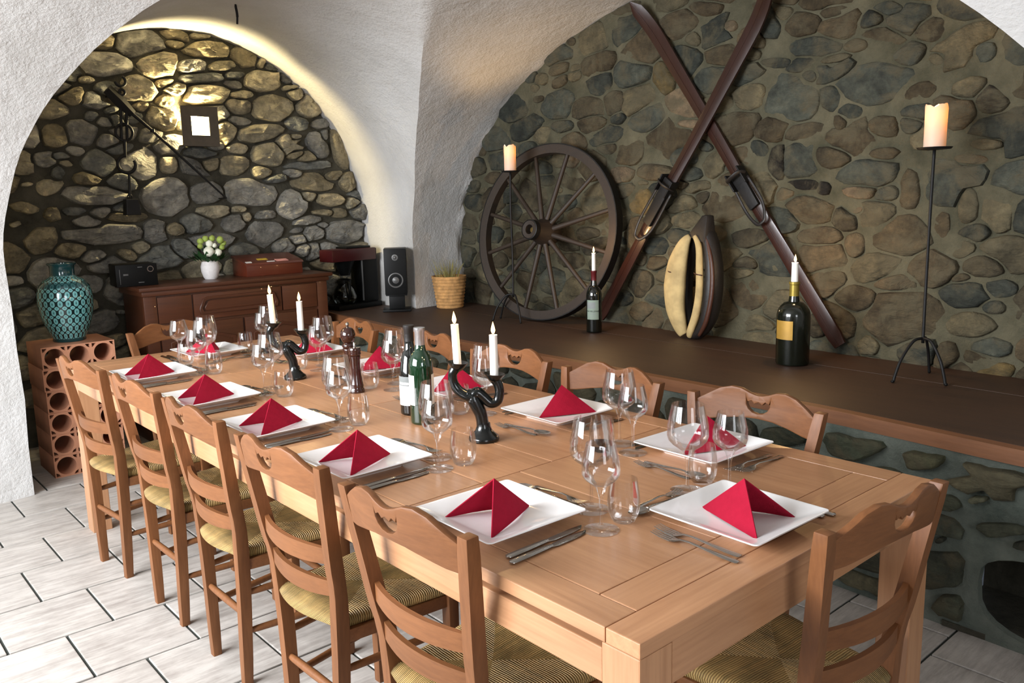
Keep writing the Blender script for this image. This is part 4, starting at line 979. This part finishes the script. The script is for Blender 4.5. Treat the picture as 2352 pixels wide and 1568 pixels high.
# ---------------------------------------------------------------- leather horse collar
def horse_collar():
    base = Vector((2.765, 1.965, BZ)); t = empty('horse_collar', base, 0, 'old horse collar with cream padding and black leather, standing before the stone wall', 'horse collar')
    U = Vector((.10, .985, 0)).normalized(); U = Vector((.30, .95, 0)).normalized(); Nn = Vector((-U.y, U.x, 0))   # U towards picture left
    def P(u, v, w): return U*u+Vector((0, 0, v))+Nn*w+Vector((.18*v*.25, 0, 0))
    def pad(name, path, rad, mat, flat=.8):
        bm = bmesh.new(); tube(bm, smooth_path([P(*q) for q in path], 5), lerps(rad, 5), 14, flat=flat, up=tuple(Nn)); return obj(name, bm, mat, t, True)
    pad('cushion', [(.0, .555, .03), (.045, .50, .035), (.085, .40, .04), (.105, .28, .04), (.090, .16, .04), (.05, .06, .03), (.03, .02, .02)], [.014, .045, .070, .080, .070, .048, .030], 'collar_pad', .55)
    pad('cushion', [(-.045, .555, .03), (-.085, .50, .03), (-.105, .40, .035), (-.112, .27, .035), (-.090, .15, .035), (-.040, .05, .03), (-.02, .02, .02)], [.012, .020, .023, .024, .024, .022, .018], 'collar_pad')
    pad('outer_leather', [(-.03, .60, -.02), (-.10, .56, -.02), (-.150, .42, -.02), (-.158, .27, -.02), (-.13, .13, -.02), (-.07, .04, -.01), (.0, .018, 0)], [.022, .034, .040, .042, .038, .028, .018], 'leather_black', 1.3)
    pad('outer_leather', [(-.03, .60, -.02), (.02, .56, -.03), (.085, .42, -.035), (.105, .27, -.035), (.075, .13, -.03), (.03, .04, -.02), (.0, .018, 0)], [.022, .032, .036, .038, .034, .024, .018], 'leather_black', 1.0)
    pad('wooden_hame', [(-.12, .55, .012), (-.178, .42, .015), (-.19, .27, .015), (-.155, .12, .015), (-.09, .03, .01)], [.010, .013, .014, .014, .010], 'leather_brown')
    bm = bmesh.new(); hexa(bm, [P(*q) for q in ((-.13, .52, -.05), (.03, .55, -.05), (.03, .55, .03), (-.13, .52, .03), (-.12, .665, -.035), (-.075, .665, -.035), (-.075, .665, .012), (-.12, .665, .012))], .012); obj('peak_cap', bm, 'leather_black', t, True, 40)
    for q in ((.102, .36, .082), (-.106, .36, .056)):
        bm = bmesh.new(); a = Vector(q); tube(bm, [P(q[0]-.035, q[1]-.004, q[2]-.012), P(q[0], q[1], q[2]+.0), P(q[0]+.035, q[1]+.004, q[2]-.012)], .0035, 6); obj('stitch', bm, 'leather_brown', t, True)
horse_collar()

# ---------------------------------------------------------------- iron candle stands on the bench
def stand(loc, h, tray, feet, label, cand_label, cr, ch):
    t = empty('candle_stand', loc, 0, label, 'candle stand'); bm = bmesh.new(); zb = .15
    tube(bm, smooth_path([(0, 0, zb), (.006, .004, zb+(h-zb)*.35), (-.004, 0, zb+(h-zb)*.7), (0, 0, h)]), .0065, 8); obj('rod', bm, 'iron', t, True)
    bm = bmesh.new(); lathe(bm, [(0, h-.002), (tray*.9, h+.002), (tray, h+.010), (tray*.97, h+.010), (tray*.85, h+.005), (0, h+.004)], 28); obj('tray', bm, 'iron', t, True, 40)
    for fx, fy in feet:
        bm = bmesh.new(); tube(bm, smooth_path([(0, 0, zb+.02), (fx*.35, fy*.35, zb+.012), (fx*.75, fy*.75, zb-.055), (fx*.95, fy*.95, .03), (fx, fy, .0065), (fx*1.06, fy*1.06, .0065)]), .006, 8); obj('foot', bm, 'iron', t, True)
    candle('pillar_candle', Vector(loc)+Vector((0, 0, h+.0045)), cr, ch, cand_label, flame=True, glow=True, power=6)
stand((2.575, .66, BZ), .925, .066, [(-.14, .05), (-.06, -.12), (.13, .02)], 'tall iron candle stand near the magnum bottle', 'lit thick pillar candle on the tall iron stand near the magnum bottle', .041, .165)
stand((2.60, 3.225, BZ), .935, .058, [(-.09, .10), (.01, .14), (-.05, -.12)], 'iron candle stand in front of the wagon wheel', 'lit thick pillar candle on the iron stand before the wagon wheel', .0375, .158)

# ---------------------------------------------------------------- basket pot, loudspeaker, coffee machine on the bench
t = empty('basket_pot', (2.745, 4.09, BZ), 0, 'woven straw pot of dry grass beside the loudspeaker', 'plant pot')
bm = bmesh.new(); prof = [(0, 0), (.092, 0), (.096, .004)]
for i in range(1, 40):
    z = .004+.226*i/40; r = .096+.030*i/40; prof.append((r+.0035*math.sin(i*1.55), z))
prof += [(.128, .232), (.120, .232), (.115, .20), (0, .19)]
lathe(bm, prof, 32)
for v in bm.verts:
    a = math.atan2(v.co.y, v.co.x); k = 1+.022*math.sin(a*9+v.co.z*60)*math.sin(v.co.z*75); v.co.x *= k; v.co.y *= k
obj('basket', bm, 'basket', t, True)
for k in range(70):
    a = random.uniform(0, 2*PI); r0 = random.uniform(0, .09); sp = random.uniform(.2, 1.0); h = random.uniform(.09, .17); q = Vector((r0*math.cos(a), r0*math.sin(a), .185)); e = q+Vector((.09*sp*math.cos(a), .09*sp*math.sin(a), h))
    bm = bmesh.new() if k == 0 else bm
    tube(bm, [q, q.lerp(e, .5)+Vector((0, 0, .018)), e], [.0022, .0016, .0006], 4)
tag(obj('grass', bm, 'dry_grass', t), kind='stuff')
def facing(loc): return math.atan2(CAM.y-loc[1], CAM.x-loc[0])
sl = (2.40, 4.26, BZ)
t = empty('loudspeaker', sl, 0, 'small black two-way loudspeaker on its stand beside the coffee machine', 'loudspeaker')
rs = Matrix.Rotation(-.62, 4, 'Z')       # local -y is the front
def sbox(name, c, s, mat, bev=.004, par=t): return obj(name, bbox(c, s, rs, bev), mat, par, True, 40)
sbox('foot_plate', (0, 0, .008), (.20, .17, .016), 'plastic_black'); sbox('column', (.0, .01, .065), (.11, .08, .10), 'plastic_black'); sbox('top_plate', (0, 0, .118), (.15, .15, .008), 'plastic_black', .002)
cab = sbox('enclosure', (0, 0, .285), (.155, .17, .325), 'plastic_black', .005)
bm = bmesh.new(); lathe(bm, [(0, .004), (.012, .004), (.02, -.001), (.040, -.004), (.048, .002), (.053, .001)], 28, rs @ Matrix.Translation((0, -.0865, .225)) @ Matrix.Rotation(PI/2, 4, 'X')); obj('woofer', bm, 'speaker_cone', cab, True, 40)
bm = bmesh.new(); lathe(bm, [(0, .010), (.008, .008), (.013, .002), (.022, .001)], 24, rs @ Matrix.Translation((0, -.0865, .385)) @ Matrix.Rotation(PI/2, 4, 'X')); obj('tweeter', bm, 'speaker_cone', cab, True, 40)
t = empty('coffee_machine', (2.285, 4.68, BZ), 0, 'black filter coffee machine with glass jug beside the wooden cabinet', 'coffee machine')
rs = Matrix.Rotation(.12, 4, 'Z')
sbox('base', (0, 0, .018), (.40, .20, .036), 'plastic_black', .008, t); sbox('tower', (.135, .02, .235), (.14, .15, .40), 'plastic_black', .010, t)
sbox('brew_head', (-.02, .0, .395), (.40, .16, .09), 'plastic_red', .012, t); sbox('lid', (.03, .0, .446), (.22, .13, .018), 'plastic_black', .006, t); sbox('trim_strip', (.062, -.052, .235), (.006, .012, .37), 'speaker_cone', .001, t)
bm = bmesh.new(); lathe(bm, [(.0, .245), (.035, .245), (.075, .35), (.078, .352), (0, .352)], 24, Matrix.Translation((-.06, -.01, 0))); obj('filter_cone', bm, 'plastic_black', t, True, 40)
bm = bmesh.new(); lathe(bm, [(0, .038), (.07, .038), (.088, .06), (.09, .095), (.075, .145), (.05, .175), (.052, .19), (.050, .19), (.047, .175), (.072, .143), (.087, .094), (0, .045)], 28, Matrix.Translation((-.07, -.01, 0))); jug = obj('glass_jug', bm, 'smoked_glass', t, True, 50)
bm = bmesh.new(); lathe(bm, [(.0, .19), (.054, .19), (.054, .212), (.03, .222), (0, .222)], 24, Matrix.Translation((-.07, -.01, 0))); obj('jug_lid', bm, 'plastic_black', jug, True, 40)
bm = bmesh.new(); tube(bm, smooth_path([(-.085, -.06, .20), (-.095, -.125, .20), (-.1, -.135, .14), (-.09, -.10, .075)]), .010, 8, flat=.6); obj('jug_handle', bm, 'plastic_black', jug, True)

# ---------------------------------------------------------------- wooden cabinet in the alcove
CX0, CX1, CY0, CY1, CZ1 = .69, 1.905, 4.37, 4.785, .968
cab = empty('wooden_cabinet', ((CX0+CX1)/2, (CY0+CY1)/2, 0), 0, 'dark reddish wooden cabinet with carved drawer front in the alcove', 'cabinet')
def cbox(name, x0, x1, y0, y1, z0, z1, mat='cabinet_wood', bev=.004, par=None):
    par = par or cab; o = obj(name, bbox(((x0+x1)/2, (y0+y1)/2, (z0+z1)/2), (x1-x0, y1-y0, z1-z0), bev=bev), mat, par, True, 40)
    if par == cab: o.location = -cab.location
    return o
cbox('body', CX0+.012, CX1-.012, CY0+.012, CY1, .06, CZ1-.055); cbox('plinth', CX0+.0, CX1-.0, CY0+.0, CY1, 0, .08)
cbox('top', CX0-.03, CX1+.03, CY0-.04, CY1+.01, CZ1-.024, CZ1, bev=.007); cbox('cornice', CX0-.012, CX1+.012, CY0-.02, CY1, CZ1-.056, CZ1-.024, bev=.010)
for x in (CX0, CX1-.075): cbox('stile', x, x+.075, CY0-.002, CY0+.03, .08, CZ1-.056)
W3 = (CX1-CX0-.15)
dr = cbox('drawer_front', CX0+.295, CX0+.875, CY0-.006, CY0+.02, .742, CZ1-.066)
ol = [(-.255, -.05), (-.262, -.02), (-.235, .045), (-.20, .056), (.20, .056), (.235, .045), (.262, -.02), (.255, -.05)]
ol2 = [(a*.92, b*.66) for a, b in ol]
me = poly2d([ol, ol2], .026, .003); remap(me, lambda c: Vector((CX0+.585+c.x, CY0-.007-c.z, .826+c.y))); mobj('moulding', me, 'cabinet_wood', dr)
me = poly2d([[(a*.86, b*.55) for a, b in ol]], .012, .003); remap(me, lambda c: Vector((CX0+.585+c.x, CY0-.005-c.z, .826+c.y))); mobj('raised_panel', me, 'cabinet_wood', dr)
for x0, x1 in ((CX0+.08, CX0+.285), (CX0+.885, CX1-.08)): cbox('drawer_front', x0, x1, CY0-.004, CY0+.02, .742, CZ1-.066)
for x0, x1 in ((CX0+.085, CX0+.60), (CX0+.615, CX1-.085)):
    d_ = cbox('door', x0, x1, CY0-.005, CY0+.02, .11, .725)
    me = poly2d([[(x0+.05, .16), (x1-.05, .16), (x1-.05, .62), ((x0+x1)/2, .675), (x0+.05, .62)], [(x0+.075, .185), (x1-.075, .185), (x1-.075, .605), ((x0+x1)/2, .65), (x0+.075, .605)]], .012, .002); remap(me, lambda c: Vector((c.x, CY0-.006-c.z, c.y))); mobj('moulding', me, 'cabinet_wood', d_)
# things on the cabinet
rad = empty('radio', (.72, 4.60, CZ1), 0, 'small black table radio with silver dial on the cabinet', 'radio'); RM = Matrix.Rotation(-.10, 4, 'Z')
def rbox(name, c, s, mat, bev=.002): return obj(name, bbox(c, s, RM, bev), mat, rad, True, 40)
rbox('case', (0, 0, .066), (.235, .20, .132), 'plastic_black', .005)
bm = bmesh.new(); MM = RM @ Matrix.Translation((.078, -.101, .100)) @ Matrix.Rotation(PI/2, 4, 'X'); lathe(bm, [(.014, 0), (.0145, .004), (.0185, .004), (.019, 0)], 24, MM); obj('dial_ring', bm, 'steel', rad, True, 40)
bm = bmesh.new(); lathe(bm, [(.0, .009), (.013, .008), (.014, 0)], 24, MM); obj('dial_knob', bm, 'plastic_black', rad, True, 40)
rbox('display', (-.062, -.101, .072), (.028, .002, .010), 'speaker_cone', .0005); rbox('badge', (.02, -.101, .114), (.026, .002, .005), 'speaker_cone', .0005); rbox('maker_plate', (.022, -.101, .022), (.032, .002, .005), 'speaker_cone', .0005)
rbox('foot', (-.075, -.07, .002), (.02, .02, .004), 'plastic_black', .0005); rbox('foot', (.075, -.07, .002), (.02, .02, .004), 'plastic_black', .0005); rbox('foot', (0, .07, .002), (.02, .02, .004), 'plastic_black', .0005)
rbox('disc_slot', (-.095, -.101, .06), (.003, .002, .09), 'speaker_cone', .0003)
fl = empty('flower_pot', (1.192, 4.585, CZ1), 0, 'white pot with a posy of white and lime flowers on the cabinet', 'flowers')
bm = bmesh.new(); lathe(bm, [(0, 0), (.036, 0), (.045, .012), (.056, .05), (.058, .08), (.050, .108), (.046, .115), (.042, .113), (.046, .08), (0, .075)], 28); obj('pot', bm, 'pot_white', fl, True, 50)
random.seed(21)
def blob(c, r, k=.12):
    bm = bmesh.new(); bmesh.ops.create_icosphere(bm, subdivisions=2, radius=r, matrix=Matrix.Translation(c))
    for v in bm.verts: v.co += Vector([random.uniform(-1, 1) for _ in range(3)])*r*k
    return bm
for k in range(60):
    a = random.uniform(0, 2*PI); r = .115*math.sqrt(random.random()); z = .125+.10*random.random()*(1-r/.13); q = Vector((r*math.cos(a), r*math.sin(a)*.8, z)); ln = random.uniform(.04, .07)
    dv = (q-Vector((0, 0, .06))).normalized(); sdv = dv.cross(Vector((0, 0, 1))).normalized()*ln*.3
    bm = bmesh.new(); P_ = [q-dv*ln*.4, q+sdv, q+dv*ln*.7, q-sdv]; vs = [bm.verts.new(p) for p in P_]; m_ = bm.verts.new(q+Vector((0, 0, .005)))
    for i in range(4): bm.faces.new((vs[i], vs[(i+1) % 4], m_))
    obj('leaf', bm, 'leaf_green', fl, True, normals=False)
for (dx, dz, r, m_) in [(a*1.2, b+.012, c_*1.3, d__) for a, b, c_, d__ in ((-.018, .168, .026, 'petal_white'), (.028, .158, .020, 'petal_white'), (-.012, .218, .018, 'petal_white'), (.012, .205, .012, 'petal_white'), (-.055, .235, .016, 'leaf_lime'), (.045, .238, .018, 'leaf_lime'), (.068, .215, .014, 'leaf_lime'), (.005, .25, .016, 'leaf_lime'), (-.062, .205, .014, 'leaf_lime'), (.055, .19, .014, 'leaf_lime'), (-.03, .25, .015, 'leaf_lime'))]:
    obj('bloom', blob(Vector((dx, -.045-.02*random.random(), dz)), r, .1), m_, fl, True)
bxo = empty('wooden_box', (1.595, 4.60, CZ1), 0, 'red-brown wooden box with sloping lid and paper slips on the cabinet', 'box')
bm = bmesh.new(); hexa(bm, [Vector(p) for p in ((-.20, -.11, 0), (.20, -.11, 0), (.20, .11, 0), (-.20, .11, 0), (-.20, -.11, .075), (.20, -.11, .075), (.20, .11, .115), (-.20, .11, .115))], .003); obj('body', bm, 'box_wood', bxo, True, 40)
bm = bmesh.new(); hexa(bm, [Vector(p) for p in ((-.208, -.118, .074), (.208, -.118, .074), (.208, .112, .116), (-.208, .112, .116), (-.208, -.105, .088), (.208, -.105, .088), (.208, .112, .134), (-.208, .112, .134))], .003); lid_ = obj('lid', bm, 'box_wood', bxo, True, 40)
def slip(x0, x1, s0, s1, mat, lab, nm='paper_slip'):
    def lz(y): return .0885+(y+.105)/.217*.046
    bm = bmesh.new(); hexa(bm, [Vector((x, y, lz(y)+h)) for h in (.0003, .0025) for x, y in ((x0, s0), (x1, s0), (x1+.004, s1), (x0+.003, s1))]); o = obj(nm, bm, mat); o.location = bxo.location; return tag(o, lab, 'paper')
slip(.02, .105, -.10, -.055, 'paper_pink', 'pink printed slip on the lid of the wooden box'); slip(-.09, -.02, -.05, -.015, 'paper_yellow', 'yellow slip on the lid of the wooden box'); slip(-.195, -.155, -.10, -.075, 'paper_white', 'small white slip at the left corner of the wooden box lid'); slip(-.05, .005, -.102, -.088, 'paper_white', 'narrow white slip at the middle of the wooden box lid')

# ---------------------------------------------------------------- terracotta bottle rack and vase
RX0, RY0, RY1, RP = .074, 4.14, 4.47, .1222
def circ(cx, cz, r, n=24): return [(cx+r*math.cos(2*PI*i/n), cz+r*math.sin(2*PI*i/n)) for i in range(n)]
def tri(cx, cz, sx, sz): return [(cx+sx*.058, cz+sz*.058), (cx+sx*.030, cz+sz*.057), (cx+sx*.043, cz+sz*.043), (cx+sx*.057, cz+sz*.030)]
for rr_ in range(6):
    z0 = .0002+.1196*rr_; h = .1188
    holes = []
    for k in range(3):
        cx_, cz_ = RP*(k+.5), h/2; holes.append(circ(cx_, cz_, .0485))
        for sx in (-1, 1):
            for sz in (-1, 1): holes.append([(cx_+sx*a, cz_+sz*b) for a, b in ((.0555, .0535), (.033, .0535), (.0415, .0405), (.0555, .032))])
    me = poly2d([[(0, 0), (RP*3, 0), (RP*3, h), (0, h)]]+holes, RY1-RY0); dx_ = random.uniform(-.003, .003); remap(me, lambda c: Vector((c.x-RP*1.5, c.z, c.y)))
    o = mobj('bottle_rack_block', me, 'terracotta'); o.location = (RX0+RP*1.5+dx_, (RY0+RY1)/2+random.uniform(-.004, .004), z0)
    tag(o, 'three-hole terracotta bottle block, %s of the stack of six from the floor' % ('bottom one', 'second', 'third', 'fourth', 'fifth', 'top one')[rr_], 'bottle rack', 'stacked terracotta bottle blocks')
t = empty('vase', (.262, 4.315, .7182), 0, 'large turquoise glazed vase with dark scale pattern on terracotta blocks', 'vase')
bm = bmesh.new(); vp = [(.0, 0), (.082, 0), (.085, .006), (.083, .018), (.095, .045), (.118, .10), (.134, .165), (.139, .22), (.137, .265), (.126, .305), (.102, .336), (.072, .351), (.064, .357), (.061, .366), (.061, .395), (.064, .414), (.072, .420), (.074, .426), (.070, .429), (.058, .426), (.054, .37), (.05, .34), (0, .33)]
lathe(bm, vp, 48, uv=True); o = obj('body', bm, 'vase_glaze', t, True, 50, normals=False)

# ---------------------------------------------------------------- wall lamp: plate standing off the wall, open to the top and sides
lx, lz, ly = 1.288, 1.948, 4.79
lm = empty('wall_lamp', (lx, YBACK-.06, lz), 0, 'square dark metal wall lamp with glowing square lens', 'wall lamp')
hw = .122; hl = .060; yy0 = ly-lm.location.y
me = poly2d([[(-hw, -.127), (hw, -.127), (hw, .127), (-hw, .127)], [(-hl+.002, -.058), (hl+.002, -.058), (hl+.002, .062), (-hl+.002, .062)]], .006); remap(me, lambda c: Vector((c.x, yy0+c.z, c.y))); mobj('front_plate', me, 'lamp_plate', lm)
obj('lens', bbox((.002, yy0+.006, .002), (.118, .005, .118)), 'lamp_lens', lm)
obj('bottom_shelf', bbox((0, yy0+.05, -.122), (.236, .096, .006)), 'lamp_plate', lm); obj('wall_bracket', bbox((0, yy0+.085, -.03), (.08, .03, .16)), 'lamp_plate', lm)
l = bpy.data.lights.new('lamp_bulb', 'POINT'); l.energy = 66; l.color = (1, .80, .42); l.shadow_soft_size = .02
o = bpy.data.objects.new('lamp_bulb', l); COL.objects.link(o); o.location = (lx-.01, ly+.04, lz+.055)

# ---------------------------------------------------------------- old steelyard scale hanging on the alcove wall, and ceiling hook
sy = 4.74
def sp(px_, py_, y=sy):
    r = ray(px_, py_); k = (y-CAM.y)/r.y; return CAM+r*k
st = empty('steelyard_scale', sp(285, 260), 0, 'antique iron steelyard scale hanging on the alcove wall', 'scale')
def stb(name, bm, sm=True): o = obj(name, bm, 'iron', st, sm, 50 if sm else None); o.location = -st.location; return o
A, B = sp(246, 204), sp(305, 262); bm = bmesh.new(); tube(bm, [A, A.lerp(B, .5), B], [.032, .038, .026], 4); stb('beam_head', bm, False)
bm = bmesh.new(); tube(bm, [sp(298, 256), sp(350, 300), sp(350, 300).lerp(sp(520, 455), .5), sp(520, 455)], [.012, .0095, .008, .006], 8); stb('beam_arm', bm)
bm = bmesh.new(); q = sp(350, 300); lathe(bm, [(0, -.012), (.014, -.01), (.014, .01), (0, .012)], 10, Matrix.Translation(q)); stb('sliding_poise', bm)
def ring(c, r, th, a0=0, a1=2*PI, n=24, tilt=0):
    bm = bmesh.new(); P_ = [Vector((c.x+r*math.cos(a0+(a1-a0)*i/n), c.y+tilt*math.sin(a0+(a1-a0)*i/n), c.z+r*math.sin(a0+(a1-a0)*i/n))) for i in range(n+1)]; tube(bm, P_, th, 8, up=(0, 1, 0)); return bm
stb('hanging_hook', ring(sp(276, 186),   .030, .009, -PI*.95, PI*.35)); stb('hanging_link', ring(sp(280, 212), .017, .008))
for x0 in (277, 290):
    bm = bmesh.new(); tube(bm, [sp(x0, 245), sp(x0+2, 320)], .009, 8); stb('shackle_bar', bm)
stb('shackle_ring', ring(sp(285, 304), .050, .0085)); bm = bmesh.new(); tube(bm, [sp(286, 322), sp(288, 362)], [.012, .008], 8); stb('hook_shank', bm)
stb('load_hook', ring(sp(291, 377), .052, .0105, PI*.52, PI*2.15)); bm = bmesh.new(); tube(bm, [sp(296, 394), sp(298, 425), sp(298, 452)], .008, 8); stb('chain_bar', bm)
stb('weight_ring', ring(sp(298, 452), .014, .004)); 
wq = sp(302, 475); bm = bmesh.new(); hexa(bm, [wq+Vector(p) for p in ((-.044, -.04, -.05), (.044, -.04, -.05), (.044, .04, -.05), (-.044, .04, -.05), (-.036, -.033, .048), (.036, -.033, .048), (.036, .033, .048), (-.036, .033, .048))], .004); stb('iron_weight', bm, False)
bm = bmesh.new(); q = sp(520, 455); tube(bm, [q, q+Vector((0, YBACK-sy, 0))], .004, 8); stb('wall_pin', bm)
bm = bmesh.new(); q = sp(262, 216); tube(bm, [q, q+Vector((0, YBACK-sy, 0))], .006, 8); stb('wall_pin', bm)
# ceiling hook where the groin meets the vault
r = ray(541, 10); hk = None
for i in range(400):
    p = CAM+r*(2+i*.01)
    zc = max((ZA+BA*math.sqrt(max(0, 1-((p.x-XC)/AA)**2))) if abs(p.x-XC) < AA else 0, (ZB+BB*math.sqrt(max(0, 1-((p.y-YC)/afar(p.x))**2))) if abs(p.y-YC) < afar(p.x) else 0)
    if p.z > zc: hk = p; break
if hk:
    t = empty('ceiling_hook', hk, 0, 'short black iron hook in the white vault', 'hook'); bm = bmesh.new(); s = (CAM-hk).length/F_PX
    tube(bm, smooth_path([(0, 0, .03), (0, 0, -.01), (.004, 0, -.04), (.006, .002, -.065), (.003, .004, -38*s)]), [.006]*6+[.0075]*13+[.006]*6, 8); obj('shaft', bm, 'iron', t, True)
